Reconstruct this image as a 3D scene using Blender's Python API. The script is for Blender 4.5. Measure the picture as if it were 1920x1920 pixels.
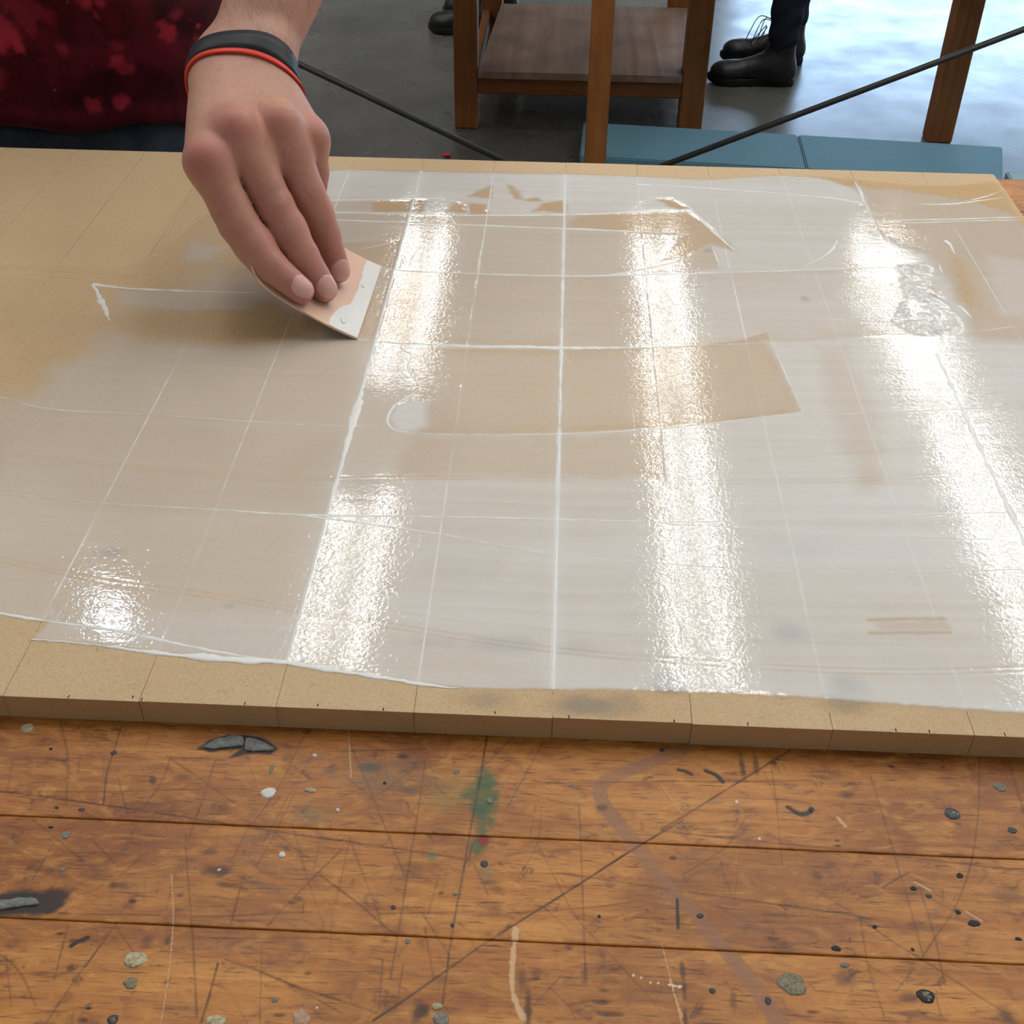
import bpy, bmesh, math, random
import numpy as np
from mathutils import Vector, Matrix

# ------------------------------------------------------------------ clear
for o in list(bpy.data.objects): bpy.data.objects.remove(o, do_unlink=True)
SC = bpy.context.scene
COL = SC.collection
random.seed(7); RNG = np.random.default_rng(7)
f32 = np.float32

# ------------------------------------------------------------------ camera
TOP = 0.913            # upper face of the fibreboard (bench 0.900 + 13 mm)
BT = 0.900             # bench top
YAW, PITCH, ROLL = 0.0367542, 0.6625821, 0.0130163
FPX = 2213.0
CAM = np.array([-0.0058426, -0.3467647, 0.3825325 + TOP])
def _axes():
    fwd = np.array([-math.sin(YAW)*math.cos(PITCH), math.cos(YAW)*math.cos(PITCH), -math.sin(PITCH)])
    right = np.array([math.cos(YAW), math.sin(YAW), 0.0]); up = np.cross(right, fwd)
    c, s = math.cos(ROLL), math.sin(ROLL)
    return right*c+up*s, up*c-right*s, fwd
RX, UX, FX = _axes()
cd = bpy.data.cameras.new('camera'); cam = bpy.data.objects.new('camera', cd); COL.objects.link(cam)
cd.sensor_fit = 'HORIZONTAL'; cd.sensor_width = 36.0; cd.lens = 36.0*FPX/1920.0
cd.clip_start = 0.02; cd.clip_end = 200
cam.matrix_world = Matrix(((RX[0], UX[0], -FX[0], CAM[0]), (RX[1], UX[1], -FX[1], CAM[1]), (RX[2], UX[2], -FX[2], CAM[2]), (0, 0, 0, 1)))
SC.camera = cam

# ------------------------------------------------------------------ world, exposure
SC.view_settings.view_transform = 'Standard'; SC.view_settings.look = 'None'
SC.view_settings.gamma = 1.0; SC.view_settings.use_curve_mapping = False
SC.view_settings.exposure = 0.12
try:      # light transport limits only
    cy = SC.cycles; cy.max_bounces = 4; cy.diffuse_bounces = 2; cy.glossy_bounces = 2; cy.transmission_bounces = 2; cy.transparent_max_bounces = 4
    cy.caustics_reflective = False; cy.caustics_refractive = False; cy.sample_clamp_indirect = 6.0; cy.adaptive_threshold = .03; cy.use_light_tree = False
except Exception: pass
SKY = 7.5
TUBE = 18.5
wd = bpy.data.worlds.new('sky'); SC.world = wd; wd.use_nodes = True
bg = wd.node_tree.nodes['Background']; bg.inputs[0].default_value = (0.48, 0.70, 1.0, 1); bg.inputs[1].default_value = SKY

# ------------------------------------------------------------------ measuring helpers (photo point -> point on a real plane)
def ray(u, v): return RX*(u-960)/FPX - UX*(v-960)/FPX + FX
def on_z(u, v, z):
    d = ray(u, v); return CAM + d*(z-CAM[2])/d[2]
def on_y(u, v, y):
    d = ray(u, v); return CAM + d*(y-CAM[1])/d[1]
def brd(pts): return np.array([on_z(u, v, TOP)[:2] for u, v in pts])
def bnc(pts): return np.array([on_z(u, v, BT)[:2] for u, v in pts])

# ------------------------------------------------------------------ node helpers
class NT:
    def __init__(s, name):
        s.m = bpy.data.materials.new(name); s.m.use_nodes = True; s.t = s.m.node_tree
        s.t.nodes.clear(); s.out = s.n('ShaderNodeOutputMaterial')
    def n(s, typ, **kw):
        nd = s.t.nodes.new(typ)
        for k, v in kw.items():
            if hasattr(nd, k): setattr(nd, k, v)
        return nd
    def l(s, a, b): s.t.links.new(a, b)
    def coords(s, scale=(1, 1, 1), kind='Object'):
        tc = s.n('ShaderNodeTexCoord'); mp = s.n('ShaderNodeMapping'); mp.inputs['Scale'].default_value = scale
        if kind == 'World':
            g = s.n('ShaderNodeNewGeometry'); s.l(g.outputs['Position'], mp.inputs[0])
        else: s.l(tc.outputs[kind], mp.inputs[0])
        return mp.outputs[0]
    def noise(s, vec, scale, detail=4, rough=0.55, dist=0.0):
        x = s.n('ShaderNodeTexNoise'); x.inputs['Scale'].default_value = scale; x.inputs['Detail'].default_value = detail
        x.inputs['Roughness'].default_value = rough; x.inputs['Distortion'].default_value = dist
        s.l(vec, x.inputs['Vector']); return x.outputs['Fac']
    def ramp(s, fac, stops):
        r = s.n('ShaderNodeValToRGB'); e = r.color_ramp.elements
        while len(e) < len(stops): e.new(0.5)
        for i, (p, c) in enumerate(stops):
            e[i].position = p
            e[i].color = (c, c, c, 1) if isinstance(c, (int, float)) else (*c[:3], 1)
        s.l(fac, r.inputs[0]); return r.outputs[0]
    def mix(s, a, b, fac, mode='MIX'):
        m = s.n('ShaderNodeMix', data_type='RGBA', blend_type=mode); m.clamp_factor = True
        for v, i in ((fac, 0), (a, 6), (b, 7)):
            if hasattr(v, 'is_linked'): s.l(v, m.inputs[i])
            elif i == 0: m.inputs[0].default_value = v
            else: m.inputs[i].default_value = (*v[:3], 1)
        return m.outputs[2]
    def math(s, op, a, b=0.0, c=0.0):
        m = s.n('ShaderNodeMath', operation=op)
        for i, v in enumerate((a, b, c)):
            if hasattr(v, 'is_linked'): s.l(v, m.inputs[i])
            else: m.inputs[i].default_value = v
        return m.outputs[0]
    def bump(s, h, strength, dist):
        b = s.n('ShaderNodeBump'); b.inputs['Strength'].default_value = strength; b.inputs['Distance'].default_value = dist
        s.l(h, b.inputs['Height']); return b.outputs[0]
    def bsdf(s, col, rough=0.5, spec=0.5, normal=None, **kw):
        p = s.n('ShaderNodeBsdfPrincipled')
        for v, k in ((col, 'Base Color'), (rough, 'Roughness'), (spec, 'Specular IOR Level')):
            if hasattr(v, 'is_linked'): s.l(v, p.inputs[k])
            elif k == 'Base Color': p.inputs[k].default_value = (*v[:3], 1)
            else: p.inputs[k].default_value = v
        for k, v in kw.items():
            k = k.replace('_', ' ')
            if hasattr(v, 'is_linked'): s.l(v, p.inputs[k])
            else: p.inputs[k].default_value = v
        if normal is not None: s.l(normal, p.inputs['Normal'])
        s.l(p.outputs[0], s.out.inputs[0]); return p
def lin(r, g, b):
    return tuple(((c/255)/12.92 if c/255 <= .04045 else ((c/255+.055)/1.055)**2.4) for c in (r, g, b))

def mat_plain(name, col, rough=0.5, spec=0.4, var=0.15, scale=30.0, bump=0.0, metallic=0.0, stretch=(1, 1, 1)):
    t = NT(name); v = t.coords(stretch)
    nz = t.noise(v, scale, 2)
    c = t.mix(tuple(x*(1-var) for x in col), tuple(min(1, x*(1+var)) for x in col), nz)
    nm = t.bump(nz, bump, 0.004) if bump else None
    t.bsdf(c, rough, spec, nm, Metallic=metallic); return t.m
def mat_wood(name, ca, cb, rough=0.5, axis=0, scale=6.0, spec=0.35):
    t = NT(name); st = [18, 18, 18]; st[axis] = 1.2
    v = t.coords(tuple(st)); nz = t.noise(v, scale*.35, 3, .6, .6)
    v2 = t.coords((1, 1, 1)); n2 = t.noise(v2, 7.0, 2)
    c = t.mix(ca, cb, t.ramp(nz, [(.3, 0.0), (.7, 1.0)])); c = t.mix(c, tuple(x*.6 for x in ca), t.ramp(n2, [(.45, 0.0), (.75, .6)]))
    t.bsdf(c, rough, spec, t.bump(nz, .15, .002)); return t.m
def mat_emit(name, col, s):
    t = NT(name); e = t.n('ShaderNodeEmission'); e.inputs[0].default_value = (*col, 1); e.inputs[1].default_value = s
    t.l(e.outputs[0], t.out.inputs[0]); return t.m

# ------------------------------------------------------------------ object helpers
def tag(o, label=None, cat=None, group=None, kind=None):
    if label: o['label'] = label
    if cat: o['category'] = cat
    if group: o['group'] = group
    if kind: o['kind'] = kind
    return o
def empty(name, loc=(0, 0, 0), label=None, cat=None, group=None):
    o = bpy.data.objects.new(name, None); COL.objects.link(o); o.location = loc; o.empty_display_size = .05
    return tag(o, label, cat, group)
def put(name, me, mat, parent=None, loc=None, rot=None):
    o = bpy.data.objects.new(name, me); COL.objects.link(o)
    if mat is not None and len(me.materials) == 0: me.materials.append(mat)
    if parent is not None:
        o.parent = parent
        o.location = Vector(loc if loc is not None else (0, 0, 0)) - Vector(parent_world(parent))
    elif loc is not None: o.location = loc
    if rot is not None: o.rotation_euler = rot
    return o
def parent_world(p):
    l = Vector((0, 0, 0))
    while p is not None:
        l = l + p.location; p = p.parent
    return l
def bm_mesh(bm, name, smooth=False):
    me = bpy.data.meshes.new(name); bm.normal_update(); bm.to_mesh(me); bm.free()
    if smooth: me.polygons.foreach_set('use_smooth', [True]*len(me.polygons))
    return me
def box_mesh(name, lo, hi, bev=0.0, seg=1):
    bm = bmesh.new(); bmesh.ops.create_cube(bm, size=1.0)
    for v in bm.verts:
        for i in range(3): v.co[i] = lo[i] if v.co[i] < 0 else hi[i]
    if bev: bmesh.ops.bevel(bm, geom=list(bm.edges), offset=bev, segments=seg, affect='EDGES', profile=.6)
    return bm_mesh(bm, name)
def cyl_mesh(name, a, b, r0, r1=None, n=12, smooth=True):
    r1 = r0 if r1 is None else r1; a = Vector(a); b = Vector(b); d = (b-a)
    bm = bmesh.new(); q = d.to_track_quat('Z', 'Y').to_matrix().to_4x4(); q.translation = (a+b)/2
    bmesh.ops.create_cone(bm, cap_ends=True, segments=n, radius1=r0, radius2=r1, depth=d.length, matrix=q)
    me = bm_mesh(bm, name)
    if smooth:
        for p in me.polygons: p.use_smooth = len(p.vertices) == 4
    return me
def np_mesh(name, V, Fq, smooth=True):
    me = bpy.data.meshes.new(name); V = np.asarray(V, f32); Fq = np.asarray(Fq, np.int32); k = Fq.shape[1]
    me.vertices.add(len(V)); me.vertices.foreach_set('co', V.ravel())
    me.loops.add(Fq.size); me.loops.foreach_set('vertex_index', Fq.ravel())
    me.polygons.add(len(Fq)); me.polygons.foreach_set('loop_start', np.arange(0, Fq.size, k, dtype=np.int32))
    me.polygons.foreach_set('use_smooth', np.full(len(Fq), smooth))
    me.update(calc_edges=True); me.validate(); return me
def col_attr(me, name, rgba):
    a = me.attributes.new(name, 'FLOAT_COLOR', 'POINT'); a.data.foreach_set('color', np.asarray(rgba, f32).ravel())

# ------------------------------------------------------------------ numpy noise, distances
_tab = RNG.random((256, 256)).astype(f32)
def vnoise(x, y):
    xi = np.floor(x).astype(int); yi = np.floor(y).astype(int); fx = (x-xi); fy = (y-yi)
    fx = fx*fx*(3-2*fx); fy = fy*fy*(3-2*fy); g = lambda i, j: _tab[i & 255, j & 255]
    return (g(xi, yi)*(1-fx)+g(xi+1, yi)*fx)*(1-fy)+(g(xi, yi+1)*(1-fx)+g(xi+1, yi+1)*fx)*fy
def fbm(x, y, o=4):
    s = 0; a = .5; t = 0
    for i in range(o):
        s = s+a*vnoise(x+17.3*i, y+9.1*i); t += a; a *= .5; x = x*2; y = y*2
    return s/t
def seg_dist(PX, PY, pts, R=.012):
    """distance to a polyline, exact up to R; PX, PY a regular grid (or 1-d lists of points)"""
    d = np.full(PX.shape, 1e3); grid = PX.ndim == 2
    if grid: gx, gy = PX[:, 0], PY[0]
    for (ax, ay), (bx, by) in zip(pts[:-1], pts[1:]):
        ex, ey = bx-ax, by-ay; L = ex*ex+ey*ey+1e-18
        if grid:
            i0, i1 = np.searchsorted(gx, (min(ax, bx)-R, max(ax, bx)+R)); j0, j1 = np.searchsorted(gy, (min(ay, by)-R, max(ay, by)+R))
            if i1 <= i0 or j1 <= j0: continue
            sl = (slice(i0, i1), slice(j0, j1))
        else: sl = slice(None)
        X, Y = PX[sl], PY[sl]; t = np.clip(((X-ax)*ex+(Y-ay)*ey)/L, 0, 1)
        d[sl] = np.minimum(d[sl], np.hypot(X-ax-t*ex, Y-ay-t*ey))
    return d
def poly_sd(PX, PY, pts, R=.03):
    """signed distance, positive inside"""
    n = len(pts); ins = np.zeros(PX.shape, bool); p = np.asarray(pts); gx, gy = PX[:, 0], PY[0]
    i0, i1 = np.searchsorted(gx, (p[:, 0].min(), p[:, 0].max())); j0, j1 = np.searchsorted(gy, (p[:, 1].min(), p[:, 1].max()))
    sl = (slice(i0, i1), slice(j0, j1)); X, Y = PX[sl], PY[sl]; w = np.zeros(X.shape, bool)
    for i in range(n):
        (ax, ay), (bx, by) = pts[i], pts[(i+1) % n]
        c = ((ay > Y) != (by > Y))
        if by != ay: w ^= c & (X < (bx-ax)*(Y-ay)/(by-ay)+ax)
    ins[sl] = w; d = np.minimum(seg_dist(PX, PY, list(pts)+[pts[0]], R), .1)
    return np.where(ins, d, -d)
def sstep(x, a, b):
    t = np.clip((x-a)/(b-a), 0, 1); return t*t*(3-2*t)
def curve(pts, step=0.004):
    """smooth resample of a polyline (catmull-rom)"""
    p = np.asarray(pts, float)
    if len(p) < 3:
        n = max(2, int(np.linalg.norm(p[1]-p[0])/step)); return p[0]+(p[1]-p[0])*np.linspace(0, 1, n)[:, None]
    q = np.vstack([2*p[0]-p[1], p, 2*p[-1]-p[-2]]); out = []
    for i in range(1, len(q)-2):
        n = max(2, int(np.linalg.norm(q[i+1]-q[i])/step)); t = np.linspace(0, 1, n, endpoint=False)[:, None]
        a, b, c, d = q[i-1], q[i], q[i+1], q[i+2]
        out.append(.5*((2*b)+(-a+c)*t+(2*a-5*b+4*c-d)*t*t+(-a+3*b-3*c+d)*t**3))
    return np.vstack(out+[p[-1:]])

# ------------------------------------------------------------------ implicit surfaces -> mesh (surface nets on active blocks)
def cap(p, a, b, ra, rb):
    a = np.asarray(a, f32); b = np.asarray(b, f32); ab = b-a
    t = np.clip(((p-a)@ab)/f32(ab@ab+1e-12), 0, 1)
    q = p-a-t[:, None]*ab
    return np.sqrt((q*q).sum(1))-(ra+(rb-ra)*t)
def ball(p, c, r):
    q = p-np.asarray(c, f32); return np.sqrt((q*q).sum(1))-f32(r)
def ellip(p, c, r, M=None):
    q = p-np.asarray(c, f32)
    if M is not None: q = q@np.asarray(M, f32).T
    r = np.asarray(r, f32); k0 = np.sqrt(((q/r)**2).sum(1))+1e-9; k1 = np.sqrt(((q/(r*r))**2).sum(1))+1e-9
    return k0*(k0-1)/k1
def rbox(p, lo, hi, r):
    c = (np.asarray(lo, f32)+np.asarray(hi, f32))/2; h = (np.asarray(hi, f32)-np.asarray(lo, f32))/2-f32(r)
    q = np.abs(p-c)-h; return np.sqrt((np.maximum(q, 0)**2).sum(1))+np.minimum(q.max(1), 0)-f32(r)
def smin(a, b, k):
    h = np.maximum(k-np.abs(a-b), 0)/k; return np.minimum(a, b)-h*h*k*f32(.25)
def smax(a, b, k): return -smin(-a, -b, k)
def sdf_arrays(fn, lo, hi, h, B=8):
    lo = np.asarray(lo, float); hi = np.asarray(hi, float); nb = np.ceil((hi-lo)/(h*B)).astype(int)
    g = np.stack(np.meshgrid(*[np.arange(n) for n in nb], indexing='ij'), -1).reshape(-1, 3)
    d = fn((lo+(g+.5)*h*B).astype(f32)); g = g[np.abs(d) < h*B*1.15]
    N = nb*B+2
    loc = np.stack(np.meshgrid(*[np.arange(B+1)]*3, indexing='ij'), -1).reshape(-1, 3)
    cells = []; verts = []; quads = []
    for s in range(0, len(g), 400):
        gb = g[s:s+400]; L = gb[:, None]*B+loc[None]
        v = np.concatenate([fn((lo+c*h).astype(f32)) for c in np.array_split(L.reshape(-1, 3), 3)]).reshape(len(gb), B+1, B+1, B+1)
        L0 = (gb*B)
        cv = np.stack([v[:, i:i+B, j:j+B, k:k+B] for i in (0, 1) for j in (0, 1) for k in (0, 1)], -1)
        act = (cv.min(-1) < 0) & (cv.max(-1) >= 0)
        bi, ci, cj, ck = np.nonzero(act); cvv = cv[bi, ci, cj, ck]
        off = np.array([(i, j, k) for i in (0, 1) for j in (0, 1) for k in (0, 1)], float)
        acc = np.zeros((len(bi), 3)); cnt = np.zeros(len(bi))
        for a in range(8):
            for b in range(a+1, 8):
                if np.abs(off[a]-off[b]).sum() != 1: continue
                va, vb = cvv[:, a], cvv[:, b]; m = (va < 0) != (vb < 0)
                t = np.where(m, va/(va-vb+1e-20), 0)
                acc += np.where(m[:, None], off[a]+(off[b]-off[a])*t[:, None], 0); cnt += m
        ijk = L0[bi]+np.stack([ci, cj, ck], 1)
        cells.append(ijk[:, 0]+N[0]*(ijk[:, 1]+N[1]*ijk[:, 2])); verts.append(lo+(ijk+acc/np.maximum(cnt, 1)[:, None])*h)
        st = (1, N[0], N[0]*N[1])
        for ax in range(3):
            c0 = cvv[:, 0]; c1 = cvv[:, (4, 2, 1)[ax]]; m = (c0 < 0) != (c1 < 0)
            idc = cells[-1][m]; o1, o2 = st[(ax+1) % 3], st[(ax+2) % 3]
            Q = np.stack([idc, idc-o1, idc-o1-o2, idc-o2], 1)
            fl = (c0[m] < 0); Q[~fl] = Q[~fl][:, ::-1]; quads.append(Q)
    ids = np.concatenate(cells); V = np.concatenate(verts); Q = np.concatenate(quads)
    o = np.argsort(ids); ids = ids[o]; V = V[o]
    ix = np.clip(np.searchsorted(ids, Q), 0, len(ids)-1); ok = (ids[ix] == Q).all(1)
    return V, ix[ok]
def relax(V, Q, it=2, lam=.5):
    for _ in range(it):
        S = np.zeros_like(V); n = np.zeros(len(V))
        for k in range(4):
            a, b = Q[:, k], Q[:, (k+1) % 4]
            for x, y in ((a, b), (b, a)):
                for c in range(3): S[:, c] += np.bincount(x, V[y, c], len(V))
                n += np.bincount(x, minlength=len(V))
        V = V+lam*(S/np.maximum(n, 1)[:, None]-V)
    return V
def sdf_mesh(name, fn, lo, hi, h, it=2):
    V, Q = sdf_arrays(fn, lo, hi, h); V = relax(V, Q, it); return np_mesh(name, V, Q), V

# ================================================================== the room
X0, X1, Y0, Y1, ZC = -5.0, 5.5, -4.0, 7.4, 3.4
def concrete():
    t = NT('polished_concrete'); v = t.coords((1, 1, 1), 'World')
    a = t.noise(v, 1.7, 3, .6); b = t.noise(v, 22, 3, .6); c3 = t.noise(v, 4.5, 4, .6)
    c = t.mix((.085, .085, .078), (.150, .150, .140), t.ramp(a, [(.3, 0.0), (.7, 1.0)])); c = t.mix(c, (.19, .19, .18), t.ramp(b, [(.55, 0.0), (.8, .35)]))
    c = t.mix(c, (.07, .07, .067), t.ramp(c3, [(.42, 0.0), (.8, .6)]))
    r = t.ramp(c3, [(.3, .22), (.7, .38)])
    t.bsdf(c, r, .55, t.bump(b, .04, .002)); return t.m
M_floor = concrete()
M_wall = mat_plain('painted_wall', (.62, .61, .58), .7, .3, .06, 3)
M_ceil = mat_plain('painted_ceiling', (.70, .69, .66), .8, .2, .05, 3)
M_yard = mat_plain('outdoor_paving', (.30, .30, .29), .8, .2, .1, 2)
def struct(name, lo, hi, m, parent=None, bev=0):
    o = put(name, box_mesh(name, lo, hi, bev), m, parent)
    if parent is None: o['kind'] = 'structure'
    return o
struct('floor', (X0, Y0, -.1), (X1, Y1, 0), M_floor)
struct('ceiling', (X0-.1, Y0-.1, ZC), (X1+.1, Y1+.1, ZC+.12), M_ceil)
struct('wall_left', (X0-.1, Y0, 0), (X0, Y1, ZC), M_wall)
struct('wall_right', (X1, Y0, 0), (X1+.1, Y1, ZC), M_wall)
struct('wall_front', (X0-.1, Y0-.1, 0), (X1+.1, Y0, ZC), M_wall)
# back wall with a wide roll-up door standing open at the right
DX0, DX1, DZ, DOPEN = 1.05, 5.2, 2.75, 1.45
struct('wall_back', (X0-.1, Y1, 0), (DX0, Y1+.15, ZC), M_wall)
struct('wall_back_pier', (DX1, Y1, 0), (X1+.1, Y1+.15, ZC), M_wall)
struct('wall_back_lintel', (DX0, Y1, DZ), (DX1, Y1+.15, ZC), M_wall)
struct('ground_outside', (X0-6, Y1+.15, -.12), (X1+8, Y1+22, -.01), M_yard)
M_steel = mat_plain('dark_door_steel', (.22, .23, .24), .5, .5, .1, 8)
D1 = empty('door_1', (DX0, Y1, 0)); D1['kind'] = 'structure'       # roll-up door, half raised; unseen curtain added to fade daylight on the floor
part_ = lambda n, lo, hi: put(n, box_mesh(n, lo, hi, .006), M_steel, D1)
part_('guide_rail', (DX0-.06, Y1-.05, 0), (DX0, Y1, DZ+.06)); part_('bottom_bar', (DX0, Y1+.03, DOPEN-.06), (DX1, Y1+.09, DOPEN))
for k_ in range(int((DZ-DOPEN)/.10)+1): part_('slat', (DX0, Y1+.04, DOPEN+.10*k_), (DX1, Y1+.075, DOPEN+.10*k_+.097))
struct('trim_1', (DX1, Y1-.05, 0), (DX1+.06, Y1, DZ+.06), M_steel)
struct('trim_2', (DX0, Y1-.05, DZ), (DX1, Y1, DZ+.06), M_steel)

# ------------------------------------------------------------------ ceiling strip lights, two tubes each, in rows running away from the bench
M_tube = mat_emit('fluorescent_tube', (1.0, .98, .94), TUBE)
M_house = mat_plain('white_enamel', (.72, .72, .70), .45, .4, .03, 5)
M_cap = mat_plain('tube_cap_metal', (.5, .5, .5), .35, .5, .05, 5, metallic=.9)
LZ = TOP+2.0
me_t = cyl_mesh('tube', (0, -.72, 0), (0, .72, 0), .018, n=6)
me_h = box_mesh('housing', (-.035, -.75, .035), (.035, .75, .11), .008)
me_c = cyl_mesh('end_cap', (0, -.012, 0), (0, .012, 0), .019, n=10)
me_r = cyl_mesh('hanger_rod', (0, 0, .10), (0, 0, ZC-LZ), .006, n=8)
for rx, side in ((-2.35, 'added outer left'), (-.60, 'left'), (.455, 'middle'), (1.47, 'right'), (2.6, 'added outer right')):  # both outer rows are unseen lamps added to light the sides
    for yc, pos in ((1.08, 'added nearest'), (2.62, 'middle'), (4.16, 'farthest')):  # nearest lamp of each row is unseen, added to brighten the board
        t = empty('ceiling_strip_light', (rx, yc, LZ), '%s twin-tube strip light of the %s ceiling row' % (pos, side), 'strip light', 'ceiling strip lights')
        put('housing', me_h, M_house, t, (rx, yc, LZ))
        for sx in (-.065, .065):
            tb = put('tube', me_t, M_tube, t, (rx+sx, yc, LZ))
            for sy in (-.725, .725): put('end_cap', me_c, M_cap, tb, (rx+sx, yc+sy, LZ))
        for sy in (-.55, .55): put('hanger_rod', me_r, M_house, t, (rx, yc+sy, LZ))
for rx in (-1.7, 2.3):  # unseen pair added as general fill from the camera side
    t = empty('ceiling_strip_light', (rx, -2.3, LZ), 'added twin-tube fill light %s behind the camera' % ('at the left' if rx < 0 else 'at the right'), 'strip light', 'ceiling strip lights')
    put('housing', me_h, M_house, t, (rx, -2.3, LZ))
    for sx in (-.065, .065): put('tube', me_t, M_tube, t, (rx+sx, -2.3, LZ))
    for sy in (-.55, .55): put('hanger_rod', me_r, M_house, t, (rx, -2.3+sy, LZ))

# small daylight-white pendant bulb at the left
t = empty('pendant_lamp', (-1.27, 2.14, LZ), 'small bulb pendant hanging from the ceiling at the left', 'lamp')
bm = bmesh.new(); bmesh.ops.create_uvsphere(bm, u_segments=16, v_segments=10, radius=.055); put('bulb', bm_mesh(bm, 'bulb', True), mat_emit('daylight_bulb', (.75, .86, 1.0), TUBE*1.6), t, (-1.27, 2.14, LZ))
put('socket', cyl_mesh('socket', (0, 0, .05), (0, 0, .12), .024, n=12), M_house, t, (-1.27, 2.14, LZ)); put('cord', cyl_mesh('cord', (0, 0, .12), (0, 0, ZC-LZ), .004, n=8), M_steel, t, (-1.27, 2.14, LZ))

# ================================================================== background furniture
M_oak = mat_wood('orange_fir', lin(136, 84, 42), lin(168, 108, 58), .5, 2, 6)
M_oakx = mat_wood('orange_fir_rail', lin(124, 72, 32), lin(158, 98, 48), .5, 0, 6)
M_ply = mat_wood('shelf_plywood', lin(140, 112, 94), lin(172, 144, 124), .6, 1, 4)
# --- table with a low shelf
T = empty('shop_table', (.05, 3.7, 0), 'square-legged wooden table with low plywood shelf on the concrete floor', 'table')
def part(name, lo, hi, m, par, bev=.003): return put(name, box_mesh(name, lo, hi, bev), m, par)
LW = .070
for lx in (-.326, .352):
    part('leg', (lx, 3.205, 0), (lx+LW, 3.205+LW, .86), M_oak, T)
for lx in (-.290, .352): part('leg', (lx, 3.93, 0), (lx+LW, 3.93+LW, .86), M_oak, T)
part('rail', (-.256, 3.21, .105), (.352, 3.235, .155), M_oakx, T)
part('rail', (-.220, 3.95, .105), (.352, 3.975, .155), M_oakx, T)
for lx in (-.285, .375): part('rail', (lx, 3.275, .105), (lx+.025, 3.93, .155), M_oak, T)
bm = bmesh.new(); vs = [bm.verts.new((x, y, .156)) for x, y in ((-.254, 3.195), (.350, 3.195), (.350, 3.279), (.424, 3.279), (.424, 3.926), (-.222, 3.926))]
fc = bm.faces.new(vs); ex = bmesh.ops.extrude_face_region(bm, geom=[fc]); bmesh.ops.translate(bm, verts=[v for v in ex['geom'] if isinstance(v, bmesh.types.BMVert)], vec=(0, 0, .020)); bmesh.ops.recalc_face_normals(bm, faces=bm.faces)
put('shelf', bm_mesh(bm, 'shelf'), M_ply, T)
part('table_top', (-.42, 3.12, .86), (.52, 4.06, .90), M_ply, T)
part('apron', (-.256, 3.21, .77), (.352, 3.235, .86), M_oakx, T)
# --- table with steel brace rods
B = empty('braced_table', (.1, 2.95, 0), 'tall table with one centre post and two thin dark brace rods', 'table')
part('post', (.062, 2.69, 0), (.118, 2.745, .78), M_oak, B)
part('leg', (1.100, 3.19, 0), (1.172, 3.26, .715), M_oak, B)
part('leg', (-1.30, 3.19, 0), (-1.23, 3.26, .715), M_oak, B)
part('table_top', (-1.75, 2.64, .78), (1.95, 3.09, .815), M_ply, B)
for lx in (-1.29, 1.112): part('side_rail', (lx, 2.70, .715), (lx+.05, 3.26, .779), M_oak, B)
M_rod = mat_plain('dark_rod_steel', (.035, .033, .032), .45, .5, .2, 40)
pl = lambda u, v: on_y(u, v, 2.676)
for (a, b) in ((pl(560, 120), pl(940, 300)), (pl(1920, 55), pl(1250, 308))):
    d = b-a; lo = b+d*((.015-b[2])/d[2]); hi = a+d*((.775-a[2])/d[2])
    put('brace_rod', cyl_mesh('brace_rod', lo, hi, .0078, n=10), M_rod, B)
# --- foam boards on the floor
M_foam = mat_plain('blue_foam', lin(112, 156, 176), .75, .25, .05, 60, .1)
M_foam2 = mat_plain('pale_blue_foam', lin(170, 205, 215), .75, .25, .04, 60, .1)
def foam(cs, th, m, label):
    bm = bmesh.new(); ctr = np.mean(cs, 0); vs = [bm.verts.new((x-ctr[0], y-ctr[1], 0)) for x, y in cs]; fc = bm.faces.new(vs)
    ex = bmesh.ops.extrude_face_region(bm, geom=[fc]); bmesh.ops.translate(bm, verts=[v for v in ex['geom'] if isinstance(v, bmesh.types.BMVert)], vec=(0, 0, th)); bmesh.ops.recalc_face_normals(bm, faces=bm.faces)
    bmesh.ops.bevel(bm, geom=list(bm.edges), offset=.004, segments=2, affect='EDGES')
    return tag(put('foam_board', bm_mesh(bm, 'foam_board'), m, None, (ctr[0], ctr[1], 0)), label, 'foam board', 'foam boards on the floor')
foam([(.064, 3.150), (.052, 2.881), (.676, 2.828), (.6895, 3.092)], .05, M_foam, 'blue foam board on the floor behind the centre post')
foam([(.6915, 3.0918), (.678, 2.8278), (1.200, 2.790), (1.268, 3.036)], .05, M_foam, 'blue foam board on the floor in front of the right table leg')
foam([(1.232, 2.870), (1.216, 2.62), (1.95, 2.55), (1.96, 2.81)], .045, M_foam2, 'paler blue foam board at the far right, beside the bench corner')
# --- pink scrap
c = on_z(838, 290, .006)
bm = bmesh.new(); bmesh.ops.create_icosphere(bm, subdivisions=2, radius=.011)
for v in bm.verts: v.co = Vector((v.co.x*1.1, v.co.y*.9, v.co.z*.55))*(1+.25*math.sin(v.co.x*500+v.co.y*300))
tag(put('pink_scrap', bm_mesh(bm, 'pink_scrap', True), mat_plain('pink_rubber', (.62, .06, .11), .6, .3, .1, 200), None, (c[0], c[1], .006)), 'small pink scrap lying on the grey floor', 'scrap')

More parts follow.
